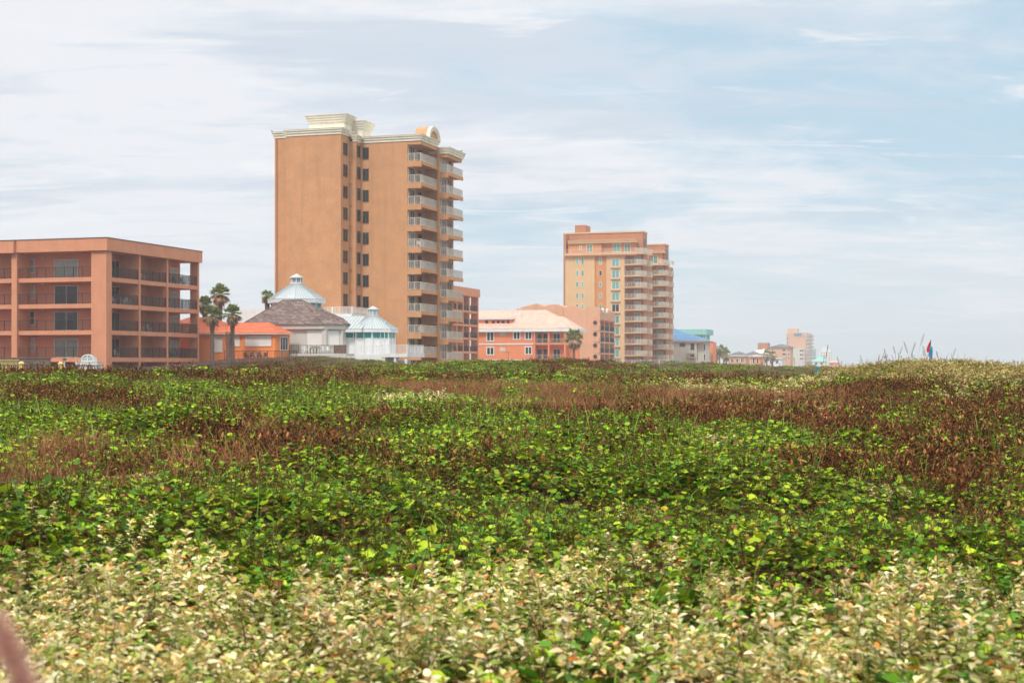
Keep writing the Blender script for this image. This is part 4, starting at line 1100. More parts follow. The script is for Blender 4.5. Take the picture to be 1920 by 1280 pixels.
# lower deck
zl_ = A_.z(664.5, 0, -2); xa0, xa1 = A_.lx(655, -2.5), A_.lx(764.5, -2.5)
xm_ = A_.lx(716, -2.5)
A_.part('deck', MB().box(xm_, xa1, -2.6, 3.5, zl_-.35, zl_+.1).box(xa0-3, xm_-.01, -2.2, 3.5, zl_-.75, zl_), 'white')
rail(A_, xm_, -2.5, xa1-.1, -2.5, zl_+.1, 1.15, 'white', gap=.17, bar=.05, post=2.5, pw=.14); rail(A_, xa1-.12, -2.4, xa1-.12, 3.3, zl_+.1, 1.15, 'white', gap=.17, bar=.05, post=2.5, pw=.14)
rail(A_, xa0, -2.1, xm_-.1, -2.1, zl_, 1.15, 'white', gap=.2, bar=.09, post=1.6, pw=.14)
for x in (xm_+.2, (xm_+xa1)/2, xa1-.3): A_.part('deck_post', MB().box(x-.15, x+.15, -2.45, -2.15, 2.4, zl_-.35), 'white')
A_.part('under_wall', MB().box(xa0-3, xm_+2.2, -.6, 2, 2.4, zl_-.76), 'white')
fp = empty('flagpole', (*A_.world(A_.lx(721, -3.5), -3.5), 2.4), 0, 'thin white pole standing in front of the white beach house deck', 'pole')
MB().tube((0, 0, 0), (0, 0, A_.z(604, 3, -3.5)-2.4), .06, .035, 8).build('pole', M['white'], fp)
MB().cone(0, 0, A_.z(604, 3, -3.5)-2.4, A_.z(604, 3, -3.5)-2.28, .08, .03, 8).build('finial', M['white'], fp)

# ================================================================== coral house with pale pink roof
K = Bld('coral_house', 1061, 318, 2.0, 'coral-orange house with pale pink tiled roof, three storeys, to the right of the tall tower', 'house')
xk = K.lx(893, 0); ze = K.z(615.5, -8, 0); zr = K.z(581, -8, 6)
xb0 = K.lx(1001, 0)
K.part('wall', MB().prism([(xk, 0), (xb0, 0), (xb0, 2.2), (0, 2.2), (0, 12), (xk, 12)], 2.0, ze), 'coral')
rf = MB().hip(xk-9, 1.2, -1.0, 13, ze, zr, run=7.5)
rf.hip(K.lx(1010, 3), K.lx(1084, 3), .6, 9, ze-.02, K.z(593, 2, 4), run=3.8)
K.part('roof', rf, 'pinkroof')
K.part('fascia', MB().box(xk-9, 1.15, -.95, 12.9, ze-.75, ze-.01).box(1.16, K.lx(1083, .65), .65, 8.9, ze-.77, ze-.03), 'white')
# dormer
xd0, xd1 = K.lx(893, 1.2), K.lx(959, 1.2); zd0, zd1 = K.z(611, -12, 1), K.z(597, -12, 1)
dm = K.part('dormer', MB().box(xd0-2, xd1, 1.0, 7, ze, zd1), 'coral')
MB().hip(xd0-3, xd1+.5, .5, 8, zd1+.12, K.z(586, -12, 3), run=3).build('dormer_roof', M['pinkroof'], dm)
MB().box(xd0-3, xd1+.45, .55, 7.9, zd1-.2, zd1+.115).build('dormer_fascia', M['white'], dm)
for a, c in ((909, 916), (922, 928), (931.5, 937.5), (940, 947), (949.5, 956)): wpx(K, a, c, 600.5, 608, y=1.0, frame='coral', glass='glass', bars=0, fw=.05)
for a, c, t, u in ((912, 927, 621, 640), (962, 976, 621, 637), (984, 998, 621, 637), (912, 927, 650, 666), (984, 998, 649, 665), (915, 927, 678, 686)):
    wpx(K, a, c, t, u, y=0, frame='white', glass='glass', bars=1, fw=.22, reveal=.14)
for t in (622, 651): 
    x0, x1 = K.lx(937, 0), K.lx(948, 0); K.part('vent_panel', MB().box(x0, x1, -.06, 0, K.z(t+7, -8, 0), K.z(t, -8, 0)), 'greywall')
for t in (643.5, 673.5): K.part('band', MB().box(xk-2, K.lx(1062, -.5), -.12 if t > 650 else -.13, .3, K.z(t+2.5, -4, 0), K.z(t, -4, 0)), 'white')
zs_ = [K.z(643.5, -2, 0), K.z(673, -2, 0)]
for z in zs_:
    K.part('balcony_slab', MB().box(xb0+.02, .02, -.5, 2.18, z-.3, z), 'coral')
    rail(K, xb0+.1, -.4, -.1, -.4, z, 1.0, 'railwhite', gap=.3, bar=.03, post=2)
    for px in (1012, 1023): window(K, K.lx(px, 2.2), 2.2, z+.02, 1.15, 2.3, frame='greywall', glass='glass', bars=0, kind='glass_door')
    window(K, K.lx(1044, 2.2), 2.2, z+.02, 1.7, 2.3, frame='white', glass='glass', bars=1, kind='glass_door')
for px in (1002.5, 1029, 1059.5): K.part('column', MB().box(K.lx(px-1.5, -.3), K.lx(px+1.5, -.3), -.5, -.15, 2.0, ze-.76), 'coral')
for px in (967, 975): K.part('roof_vent', MB().tube((K.lx(px, 3), 3, ze+1.4), (K.lx(px, 3), 3, K.z(577 if px > 970 else 578, -8, 3)), .09), 'white')
K.part('side_porch', MB().box(.05, K.lx(1084, 2), 2.4, 3.0, K.z(673, 1, 2)-.3, K.z(643, 1, 2)-.3).box(K.lx(1081, 2), K.lx(1084, 2), 2.3, 2.6, 2.0, ze-.8), 'coral')
lp = empty('street_lamp', (*K.world(K.lx(953.5, -6), -6), 2.0), 0, 'thin rusty lamp post with a flat hood in front of the coral house', 'lamp post')
zt_ = K.z(661, -10, -6)-2.0
MB().tube((0, 0, 0), (0, 0, zt_), .07, .05, 8).build('pole', M['framedark'], lp)
MB().box(-.65, .25, -.12, .12, zt_, zt_+.14).build('lamp_head', M['framedark'], lp)

# ================================================================== peach building with round windows
Pk = Bld('peach_condo', 1126, 345, 2.0, 'peach stucco building with curved parapets, round windows and red-roofed balcony slots', 'building')
def fin(b, px0, px1, y, py0, py1, curve, rounds, depth=9.0, mat='peach', name='wall'):
    """a wall facing the camera whose top rises from left to right (or falls)"""
    x0, x1 = b.lx(px0, y), b.lx(px1, y)
    m = MB(); n = 8; top = []
    for i in range(n+1):
        f = i/n; x = x0+(x1-x0)*f
        z = b.z(py0+(py1-py0)*f, x, y)+curve*math.sin(math.pi*f)
        top.append((x, z))
    k = len(m.v)
    for yy in (y, y+depth):
        m.v += [(x, yy, z) for x, z in top]+[(x1, yy, 2.0), (x0, yy, 2.0)]
    c = n+3
    m.f.append(tuple(k+i for i in range(c))[::-1]); m.f.append(tuple(k+c+i for i in range(c)))
    for i in range(c):
        j = (i+1) % c; m.f.append((k+i, k+j, k+c+j, k+c+i))
    o = b.part(name, m, mat)
    for cx_, cy_ in rounds:
        xx = b.lx(cx_, y); zz = b.z(cy_, xx, y)
        fr = MB(); N_ = 20
        for r0, r1, ya_, yb_ in ((.52, .64, -.10, .02),):
            for i in range(N_):
                a0, a1 = 2*math.pi*i/N_, 2*math.pi*(i+1)/N_
                q = []
                for rr_, yv in ((r1, ya_), (r0, ya_), (r0, yb_), (r1, yb_)):
                    q.append([(rr_*math.cos(t), yv, rr_*math.sin(t)) for t in (a0, a1)])
                kk = len(fr.v); fr.v += [p for pr in q for p in pr]
                for u, v in ((0, 1), (1, 2), (3, 0)): fr.f.append((kk+2*u, kk+2*u+1, kk+2*v+1, kk+2*v))
        w = link('round_window', cached('rwf', lambda: fr.mesh('round_frame', M['peach'])), b.root, (xx, y, zz-b.gz))
        def rg():
            g_ = MB(); g_.v = [(.54*math.cos(2*math.pi*i/20), -.02, .54*math.sin(2*math.pi*i/20)) for i in range(20)]; g_.f = [tuple(range(20))]
            return g_.mesh('round_pane', M['glass'])
        link('pane', cached('rwg', rg), w)
    return o
# gabled rear walls (left part) then the fins stepping towards the sea
def steps(b):
    yl = [b.ly(1126, 0)]
fin(Pk, 952, 1006, 3.0, 586, 569, 0.2, [], 12); fin(Pk, 1005.5, 1020, 3.1, 569, 574, 0.0, [], 12)
fin(Pk, 1020.5, 1042, 1.6, 575, 570.5, 0.2, [], 12); fin(Pk, 1041.5, 1056, 1.7, 570.5, 575, 0.1, [], 12)
fin(Pk, 1056.5, 1091.5, 0.8, 576, 576, .25, [(1082, 604.5)], .5)
fin(Pk, 1099.5, 1125, 0.0, 576.5, 577.5, .3, [(1116, 605), (1116, 626.5), (1116, 647.5), (1116, 668.5)], .5)
xp = Pk.lx(1125, 0)
def slot(b, px0, px1, x, zrows, zaw0, zaw1, finz):
    """balcony slot in the sea-facing side between two fins"""
    y0, y1 = b.ly(px0, x), b.ly(px1, x)
    b.part('recess_wall', MB().box(x-3.2, x-1.5, y0+.04, y1+.2, 2.0, finz-1.0), 'peach')
    aw = MB(); n = 0
    za, zb = zaw0, zaw1
    aw.v = [(x-1.5, y0, za+1.0), (x-1.5, y1, za+1.0), (x+.1, y1, zb), (x+.1, y0, zb), (x-1.5, y0, za+.85), (x-1.5, y1, za+.85), (x+.1, y1, zb-.15), (x+.1, y0, zb-.15)]
    aw.f = [(0, 3, 2, 1), (4, 5, 6, 7), (0, 4, 7, 3), (3, 7, 6, 2), (2, 6, 5, 1)]
    b.part('awning', aw, 'red')
    for z in zrows:
        b.part('balcony_slab', MB().box(x-1.5, x, y0, y1, z-.35, z), 'peach')
        rail(b, x-.08, y0, x-.08, y1, z, 1.15, 'dark', gap=.12, bar=.06)
        window(b, x-1.5, (y0+y1)/2, z+.02, min(1.6, (y1-y0)*.7), 2.2, 'sea', kind='glass_door', bars=1)
Pk.part('rear_wall', MB().box(Pk.lx(1056.5, .8), Pk.lx(1091.5, .8)-3.25, 1.4, 9, 2.0, Pk.z(577, -6, 1)).box(Pk.lx(1099.5, 0), Pk.lx(1125, 0)-3.35, .6, 9, 2.0, Pk.z(578.5, -3, 0)), 'peach')
zrows = [Pk.z(p, 0, 0) for p in (619.5, 640.5, 661.5, 682.5)]
slot(Pk, 1092, 1100, Pk.lx(1091.5, .8), zrows, Pk.z(600, 0, 0), Pk.z(600, 0, 0), Pk.z(577, 0, 0))
finL = [(1126, 1135), (1136, 1144), (1145, 1152.5)]
x_ = xp; pxs = [1125, 1134.5, 1143.5, 1152.5]
for i in range(3):
    y0, y1 = Pk.ly(pxs[i], x_), Pk.ly(pxs[i+1], x_)
    slot(Pk, pxs[i], pxs[i+1]-.8, x_, zrows, Pk.z(602+i, x_, y0), Pk.z(602+i, x_, y0), Pk.z(579+i*2, x_, y0))
    Pk.part('wall', MB().box(x_-9, x_-3.3, y0+.05, y1+.5, 2.0, Pk.z(580+i*2, x_, y0)).box(x_-3.3, x_-.02, y1-.55, y1, 2.0, Pk.z(580+i*2, x_, y1)).box(x_-1.6, x_-.03, y0+.05, y1-.55, Pk.z(599+i*1.5, x_, y0), Pk.z(580+i*2, x_, y0)-.02), 'peach')
for px, py in ((1085, 574.5), (1121, 576), (1130, 577.5), (1138, 578.5)):
    xx = Pk.lx(px, 3); zz = Pk.z(py, xx, 3)
    Pk.part('roof_vent', MB().cone(xx, 3, zz-1.0, zz-.25, .35, .35, 10).cone(xx, 3, zz-.25, zz, .4, .1, 10), 'white')

# ================================================================== second tower, sand coloured
Q = Bld('balcony_tower', 1171, 376, 2.0, 'sand-coloured high-rise with terracotta top storeys and rounded balconies, second tallest building', 'building')
xq0 = Q.lx(1060, 0); xo0, xo1 = Q.lx(1115, 0), Q.lx(1137, 0)
zt = Q.z(437, 3, 6); zband = Q.z(477, 0, 0); xR = Q.lx(1205, 0)
y2 = 30.0
Q.part('wall', MB().box(xq0, xo0, 0, 16, 2.0, zband).box(xo1, 0, 0.0, 16, 2.0, zband), 'sand')
Q.part('loggia_wall', MB().box(0.01, 4.9, 2.6, 12, 2.0, zband-.02), 'terra')
Q.part('orange_strip', MB().box(xo0, xo1, .35, 16, 2.0, zband-.01), 'orange_st')
Q.part('dark_side_wall', MB().box(Q.lx(1056.5, 0.6), xq0-.01, .6, 18, 2.0, zt-.3), 'terra')
Q.part('top_wall', MB().box(Q.lx(1056.5, 3.5), 4.15, 3.5, 9.0, zband-.4, zt), 'terra')
Q.part('coping', MB().box(Q.lx(1056, 3.4), 4.3, 3.3, 9.15, zt, zt+.35), 'sand')
Q.part('penthouse', MB().box(Q.lx(1065.5, 1.0), Q.lx(1128, 1.0), 1.0, 3.6, zband+.3, Q.z(454, 0, 1)).box(Q.lx(1128, 2.0), Q.lx(1191, 2.0), 2.0, 3.6, zband+.3, Q.z(454, 0, 2)), 'orange_st')
fr = MB(); za_, zb_2 = Q.z(454, 0, .6), Q.z(450.5, 0, .6)
xe0, xe1 = Q.lx(1065, .5), Q.lx(1193, .5)
fr.box(xe0, xe1, .45, 3.6, za_-.05, za_+.25)
xx = xe0
while xx < xe1: fr.box(xx, xx+.22, .3, 3.4, za_+.26, zb_2+.35); xx += .55
Q.part('bracket_cornice', fr, 'sand')
zrb = Q.z(475.5, 0, 0)
Q.part('terrace_slab', MB().box(xq0, 3.5, -.8, 3.4, zband, zband+.45), 'sand')
sc = MB(); xx = xq0
while xx < 3.0:
    sc.prism([(xx, -.78), (xx+.55, -.78), (xx+.55, .02), (xx, .02)], zband-.35, zband-.001, [(xx-.2, -.79), (xx+.75, -.79), (xx+.75, .02), (xx-.2, .02)]); xx += .95
Q.part('scalloped_band', sc, 'terra')
rail(Q, xq0+.1, -.7, 3.4, -.7, zband+.45, 1.2, 'railwhite', gap=.3, bar=.05, post=1.5)
for a, c, t, u in ((1086.5, 1091, 461, 469), (1100, 1111, 458, 473)): wpx(Q, a, c, t, u, y=1.0, frame='frame', glass='green_gl', bars=1 if c-a > 6 else 0, fw=.14)
for a, c, t, u in ((1149, 1164, 456, 473), (1170.5, 1182.5, 456, 473)): wpx(Q, a, c, t, u, y=2.0, frame='frame', glass='green_gl', bars=1, fw=.14)
# lift house
xl0, xl1 = Q.lx(1078, 5), Q.lx(1098, 5)
Q.part('lift_house', MB().box(xl0, xl1, 5, Q.ly(1107, xl1), zt-2.5, Q.z(422.5, xl0, 5)), 'terra')
ztop = [Q.z(p, -8, 0) for p in (484.0, 509.5, 530.5)]
for k in range(12):
    dz = -3.0*k; g = 'green_gl'
    for a, c in ((1080, 1084.7), (1090, 1094.8)):
        x0, x1 = Q.lx(a, 0), Q.lx(c, 0); window(Q, (x0+x1)/2, 0, Q.z(496, -10, 0)+dz, x1-x0+.1, 1.5 if k else 1.9, frame='frame', glass=g, bars=0, fw=.1)
    x0, x1 = Q.lx(1123.5, .35), Q.lx(1128.5, .35); window(Q, (x0+x1)/2, .35, Q.z(496, -6, 0)+dz, x1-x0+.1, 1.5 if k else 1.9, frame='frame', glass='glass' if k == 1 else g, bars=0, fw=.1)
    x0, x1 = Q.lx(1147, 0), Q.lx(1161.5, 0); zz = Q.z(500, -3, 0)+dz; window(Q, (x0+x1)/2, 0, zz, x1-x0, 2.1, frame='frame', glass='glass' if k == 4 else g, bars=1, fw=.13)
    Q.part('window_ledge', MB().prism([(x0-.3, -.02), (x0, -.55), (x1, -.55), (x1+.3, -.02)], zz-.35, zz-.12), 'sand')
def lobes(y, dz0, hidden=0):
    """balcony stack at local depth y: a bow-fronted balcony with a loggia behind and a smaller one round the corner"""
    for k in range(13):
        z = zband+.45-3.0*k+dz0
        if z < 2.6: break
        pts_ = [(-.3, y+.03), (1.6, y-.35), (3.2, y-1.0), (4.6, y-.7), (5.6, y+.8), (5.6, y+3.2), (4.92, y+3.2), (4.92, y+2.62), (-.3, y+2.62)]
        p2 = [(4.93, y+4.6), (5.4, y+4.6), (6.0, y+5.6), (6.0, y+7.6), (5.5, y+8.8), (4.93, y+8.8)]
        if k > 0:
            Q.part('balcony_slab', MB().prism(pts_, z-.32, z).prism(p2, z-.33, z-.01), 'sand')
            rail(Q, -.2, y+.0, 3.1, y-.88, z, 1.15, 'railwhite', gap=.2, bar=.03, post=1.2)
        rail(Q, 3.2, y-.9, 4.55, y-.62, z, 1.15, 'railwhite', gap=.16, bar=.09, post=.8); rail(Q, 4.6, y-.6, 5.5, y+.85, z, 1.15, 'railwhite', gap=.16, bar=.09, post=.8)
        rail(Q, 5.5, y+.9, 5.5, y+3.1, z, 1.15, 'railwhite', gap=.16, bar=.09, post=.8)
        rail(Q, 5.35, y+4.65, 5.9, y+5.6, z-.01, 1.15, 'railwhite', gap=.16, bar=.09, post=.8); rail(Q, 5.92, y+5.65, 5.92, y+7.6, z-.01, 1.15, 'railwhite', gap=.16, bar=.09, post=.8)
        if k > 0: window(Q, 2.9, y+2.6, z+.02, 1.8, 2.2, frame='frame', glass='curtain', bars=1, kind='glass_door')
    Q.part('column', MB().box(4.6, 4.91, y+2.2, y+2.58, 2.0, zband+dz0).box(5.2, 5.42, y+2.9, y+3.12, 2.0, zband+dz0).box(5.25, 5.45, y+4.7, y+4.95, 2.0, zband+dz0), 'peach')
lobes(0, 0)
Q.part('terrace_slab', MB().prism([(3.51, -.8), (4.6, -.7), (5.6, .8), (5.6, 3.2), (3.51, 3.2)], zband+.01, zband+.44).prism([(4.93, 4.6), (5.4, 4.6), (6.0, 5.6), (6.0, 7.6), (5.5, 8.8), (4.93, 8.8)], zband+.02, zband+.43), 'sand')
# flat arch on the sea-facing top wall, the opening's shade painted in its colour
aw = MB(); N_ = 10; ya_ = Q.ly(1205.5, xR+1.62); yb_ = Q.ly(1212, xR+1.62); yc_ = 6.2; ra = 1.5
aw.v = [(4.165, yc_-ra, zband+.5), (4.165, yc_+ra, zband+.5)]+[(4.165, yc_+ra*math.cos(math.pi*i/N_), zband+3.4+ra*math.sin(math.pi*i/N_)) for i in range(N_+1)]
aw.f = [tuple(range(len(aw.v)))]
Q.part('arch_shade_panel', aw, 'framedark')
# rear block of the same tower, further along the shore
xS = Q.lx(1213, y2); dzb = Q.z(457, 5, y2)-zt
Q.part('rear_wall', MB().box(-14, 0, y2, y2+16, 2.0, zband+dzb).box(-14, -1, 16.1, y2, 2.0, zband-5), 'sand')
Q.part('loggia_wall', MB().box(0.01, 4.9, y2+2.6, y2+12, 2.0, zband+dzb-.01), 'terra')
Q.part('rear_top_wall', MB().box(-14, 4.15, y2+3.5, y2+9, zband+dzb-.4, zt+dzb), 'terra')
Q.part('coping', MB().box(-14, 4.3, y2+3.3, y2+9.15, zt+dzb, zt+dzb+.35), 'sand')
Q.part('terrace_slab', MB().prism([(-14, y2-.8), (4.6, y2-.7), (5.6, y2+.8), (5.6, y2+3.2), (-14, y2+3.2)], zband+dzb, zband+dzb+.44), 'sand')
Q.part('penthouse', MB().box(-8, 3.6, y2+1.8, y2+3.6, zband+dzb+.45, zband+dzb+3.6), 'orange_st')
fr = MB().box(-8, 4.6, y2+.8, y2+3.5, zband+dzb+3.61, zband+dzb+3.9)
for i in range(22): fr.box(-8+i*.57, -7.78+i*.57, y2+.7, y2+3.4, zband+dzb+3.91, zband+dzb+4.4)
Q.part('bracket_cornice', fr, 'sand')
window(Q, 1.2, y2+1.8, zband+dzb+.6, 2.6, 2.4, frame='frame', glass='green_gl', bars=1, fw=.14)
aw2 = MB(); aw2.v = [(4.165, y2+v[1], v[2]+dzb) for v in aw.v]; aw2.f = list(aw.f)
Q.part('arch_shade_panel', aw2, 'framedark')  # same flat arch again, shade of the opening held by its dark colour
lobes(y2, dzb)
# ================================================================== low wall, hedges and fence in front of the second tower
def P2(px, d): return ((px-960)/F*d, d)
def strip(name, px0, d0, px1, d1, z0, z1, t, mat, label, cat, group=None, bars=0, kind=None):
    (x0, y0), (x1, y1) = P2(px0, d0), P2(px1, d1)
    L = math.hypot(x1-x0, y1-y0); a = math.atan2(y1-y0, x1-x0)
    o = empty(name, (x0, y0, z0), a, label, cat, group)
    if not bars: MB().box(0, L, -t/2, t/2, 0, z1-z0).build('panel', M[mat], o); MB().box(-.1, L+.1, -t/2-.08, t/2+.08, z1-z0, z1-z0+.12).build('coping', M[mat], o)
    else:
        MB().box(0, L, -.03, .03, z1-z0-.08, z1-z0).box(0, L, -.03, .03, .1, .16).build('rail', M[mat], o)
        m = MB(); n = int(L/bars)
        for i in range(n+1): m.box(i*L/n-.03, i*L/n+.03, -.02, .02, .16, z1-z0-.08)
        m.build('pickets', M[mat], o)
        for i in range(int(L/3)+1): MB().box(i*3-.07, i*3+.07, -.07, .07, 0, z1-z0+.1).build('post', M[mat], o)
    return o
strip('garden_wall', 1152, 325, 1335, 345, 2.0, CZ-(686-HY)/F*335+.35, .3, 'coral', 'low pink wall running along the foot of the sand-coloured high-rise', 'wall')
strip('picket_fence', 1150, 322, 1255, 334, 2.2, CZ+1.2*.62, .1, 'railwhite', 'white picket fence in front of the sand-coloured high-rise', 'fence', bars=.45)
def leafblob(m, cx, cy, cz, rx, ry, rz, n, s, rnd):
    for i in range(n):
        u = Vector((rnd.gauss(0, 1), rnd.gauss(0, 1), rnd.gauss(0, 1))).normalized()*(0.55+.45*rnd.random()**.5)
        p = Vector((cx+u.x*rx, cy+u.y*ry, cz+max(-.9, u.z)*rz))
        a = Vector((rnd.gauss(0, 1), rnd.gauss(0, 1), rnd.gauss(0, 1))).normalized(); b = a.orthogonal().normalized(); q = s*rnd.uniform(.6, 1.3)
        m.poly([p-a*q*.5, p+b*q*.3, p+a*q*.5, p-b*q*.3])
def mk_crown(name, cols, trans=.15):
    m, n, l, b = newmat(name)
    gm = n.new('ShaderNodeNewGeometry'); rp = n.new('ShaderNodeValToRGB'); rp.color_ramp.interpolation = 'CONSTANT'
    e = rp.color_ramp.elements
    while len(e) < len(cols): e.new(0.5)
    for i, c in enumerate(cols): e[i].position = i/len(cols); e[i].color = (*c, 1)
    l.new(gm.outputs['Random Per Island'], rp.inputs['Fac']); l.new(rp.outputs[0], b.inputs['Base Color'])
    b.inputs['Roughness'].default_value = .7; b.inputs['Specular IOR Level'].default_value = .2
    tr = n.new('ShaderNodeBsdfTranslucent'); l.new(rp.outputs[0], tr.inputs['Color'])
    mx = n.new('ShaderNodeMixShader'); mx.inputs[0].default_value = trans
    l.new(b.outputs[0], mx.inputs[1]); l.new(tr.outputs[0], mx.inputs[2]); l.new(mx.outputs[0], n['Material Output'].inputs['Surface'])
    return m
M['hedge'] = mk_crown('hedge_leaves', [(.03, .09, .035), (.05, .13, .05), (.08, .17, .07), (.04, .07, .03)])
M['frond'] = mk_crown('palm_fronds', [(.16, .23, .04), (.24, .30, .06), (.34, .33, .10), (.10, .15, .03)], .2)
M['deadfrond'] = mk_crown('dead_palm_fronds', [(.36, .21, .11), (.26, .14, .07), (.46, .31, .17), (.15, .08, .045)], .1)
for i, (px, d, w) in enumerate(((1212, 316, 3.2), (1262, 322, 3.0))):
    rnd = random.Random(60+i); m = MB(); leafblob(m, 0, 0, 1.9, w, 1.6, 1.3, 700, .45, rnd)
    x, y = P2(px, d); o = empty('clipped_bush', (x, y, 2.4), 0, ('rounded green bush at the foot of the high-rise, the left one of two', 'rounded green bush at the right foot of the high-rise')[i], 'bush', 'bushes before the high-rise')
    m.build('foliage', M['hedge'], o)
    st = MB()
    for q in range(5): st.tube((q*.3-.6, 0, 0), (q*.5-1.0, .1, 1.7), .05, .03, 5)
    st.build('stems', M['bark'], o)

# ================================================================== palms
def palm(px, d, pyc, crown_r, label, seed, gz=2.4, dead=.9, nf=42, green=1.0, lean=0.0, group='palms among the beach houses'):
    rnd = random.Random(seed)
    x, y = P2(px, d); zc = CZ-(pyc-HY)/F*d; h = zc-gz
    t = empty('palm_tree', (x, y, gz), 0, label, 'palm tree', group)
    tr = MB(); n = 9; seg = 12
    for i in range(seg+1):
        f = i/seg; r = .26-.06*f+.03*(i % 2)+(.10 if f > .82 else 0); cx = lean*math.sin(f*2.2)
        tr.v += [(cx+r*math.cos(2*math.pi*k/n), r*math.sin(2*math.pi*k/n), h*f) for k in range(n)]
    for i in range(seg):
        for k in range(n):
            j = (k+1) % n; tr.f.append((i*n+k, i*n+j, (i+1)*n+j, (i+1)*n+k))
    tr.build('trunk', M['bark'], t)
    tx = lean*math.sin(2.2)
    def fan(m, az, el, L, droop):
        d_ = Vector((math.cos(az)*math.cos(el), math.sin(az)*math.cos(el), math.sin(el)))
        o = Vector((tx, 0, h)); e = o+d_*L*.5; m.tube(o, e, .035, .02, 4)
        sd = Vector((-math.sin(az), math.cos(az), 0)); up = d_.cross(sd)*-1
        nl = 11
        for k in range(nl):
            a = (k/(nl-1)-.5)*2.5; dd = (d_*math.cos(a)+sd*math.sin(a)).normalized()
            w = L*.05; l = L*.55*(1-.25*abs(a)/1.25)
            nn = sd*math.cos(a)-d_*math.sin(a)
            tip = e+dd*l+Vector((0, 0, -droop*L*(.25+.15*rnd.random()))); mid = e+dd*l*.6+Vector((0, 0, -droop*L*.05))
            m.poly([e, mid+nn*w, tip, mid-nn*w])
    g = MB()
    for i in range(int(nf*green)):
        fan(g, rnd.uniform(0, 6.28), rnd.uniform(-.15, 1.35), crown_r*rnd.uniform(.85, 1.1), .5)
    if green > 0: g.build('crown', M['frond'], t)
    b = MB()
    for i in range(int(nf*dead)):
        fan(b, rnd.uniform(0, 6.28), rnd.uniform(-1.35, -.1), crown_r*rnd.uniform(.65, .95), .9)
    b.build('dead_fronds', M['deadfrond'], t)
    return t
palm(398, 175, 592, 1.5, 'tallish palm with green crown and shaggy trunk in front of the orange house', 1)
palm(413, 190, 552, 1.7, 'tallest palm with brown hanging fronds, behind the orange house roof', 2, dead=1.0)
palm(384, 184, 571, 1.35, 'palm partly hidden beside the salmon condominium end wall', 3)
palm(436, 177, 589, 1.5, 'shorter bushy palm over the left part of the orange roof', 4, dead=.9)
palm(501, 194, 556, 1.1, 'lone slim palm standing just left of the tall tan tower', 5)
palm(428, 173, 622, .6, 'leafless dead palm trunk in front of the orange house shutters', 6, green=0, dead=.35)
palm(1076, 290, 634, 2.4, 'wide shaggy palm in front of the coral house right end', 7, gz=2.0, nf=46, dead=1.1)
# dune palms and trees far along the shore
for i, (px, d, py, r) in enumerate(((1349, 470, 655, 2.2), (1357, 480, 660, 2.5), (1344, 476, 664, 2.4), (1362, 465, 666, 2.3), (1386, 520, 669, 2.2), (1438, 560, 665, 2.4), (1449, 565, 667, 2.3))):
    palm(px, d, py, r, ('hazy palm at the left of the distant palm clump', 'hazy palm in the middle of the distant palm clump', 'low hazy palm beside the pink block', 'hazy palm at the right of the distant palm clump', 'small palm before the distant shingle-roofed house', 'left of two faint palms before the aqua-trimmed building', 'right of two faint palms before the aqua-trimmed building')[i], 20+i, gz=2.0, nf=22, group='distant hazy palms')

# ================================================================== left-hand foreground walls and fence
strip('boundary_wall', -60, 120, 31, 124, 2.6, CZ-(676-HY)/F*122, .3, 'yellow', 'pale yellow plastered wall at the left edge below the salmon condominium', 'wall')
for i, (px, zt_) in enumerate(((40, 679.5), (114, 680))):
    x, y = P2(px, 118); zt2 = CZ-(zt_-HY)/F*118
    o = empty('gate_post', (x, y, 2.8), 0, ('pale yellow post nearest the left edge', 'pale yellow post left of the white lamp pole')[i], 'post', 'yellow posts')
    MB().box(-.16, .16, -.16, .16, 0, zt2-2.8-.1).build('shaft', M['yellow'], o); MB().cone(0, 0, zt2-2.9, zt2-2.7, .26, .12, 8).build('cap', M['yellow'], o)
strip('metal_fence', 0, 119, 170, 121, 3.0, CZ-(684-HY)/F*119, .1, 'dark', 'dark metal fence between the pale yellow posts', 'fence', bars=.3)
x, y = P2(121, 116); o = empty('garden_lamp', (x, y, 2.8), 0, 'white lamp pole in front of the salmon condominium', 'lamp')
zt2 = CZ-(675-HY)/F*116-2.8
MB().tube((0, 0, 0), (0, 0, zt2), .06, .05, 8).build('pole', M['white'], o); MB().cone(0, 0, zt2, zt2+.12, .17, .17, 10).cone(0, 0, zt2+.12, zt2+.2, .17, .04, 10).build('lamp_cap', M['framedark'], o)
# white arched pavilion
x, y = P2(167, 128); zb0 = CZ-(684-HY)/F*128; o = empty('arched_pavilion', (x, y, 2.8), 0, 'small white kiosk with an arched glazed top below the condominium corner', 'kiosk')
h0 = zb0-2.8
MB().box(-.9, .9, -.8, .8, 0, h0).box(-1.0, 1.0, -.9, .9, h0, h0+.12).build('base', M['white'], o)
MB().box(-1.0, 1.0, -.9, .9, h0+.121, h0+.3).build('eaves', M['greywall'], o)
av = MB(); N_ = 12; ra = .50; zz = h0+.3
av.v = [(-ra, -.5, zz), (ra, -.5, zz)]+[(ra*math.cos(math.pi*i/N_), -.5, zz+.28+ra*.62*math.sin(math.pi*i/N_)) for i in range(N_+1)]
k = len(av.v); av.v += [(a, .5, c) for a, b, c in av.v]
av.f = [tuple(range(k)), tuple(range(k, 2*k))[::-1]]+[(i, (i+1) % k, k+(i+1) % k, k+i) for i in range(k)]
go_ = av.build('arched_lantern', M['curtain'], o)
mm = MB().box(-.04, .04, -.56, .56, zz, zz+.66).box(-ra-.02, ra+.02, -.55, .55, zz+.0, zz+.05).box(-ra, ra, -.54, .54, zz+.30, zz+.34).box(-ra-.05, -ra+.03, -.55, .55, zz, zz+.3).box(ra-.03, ra+.05, -.55, .55, zz, zz+.3)
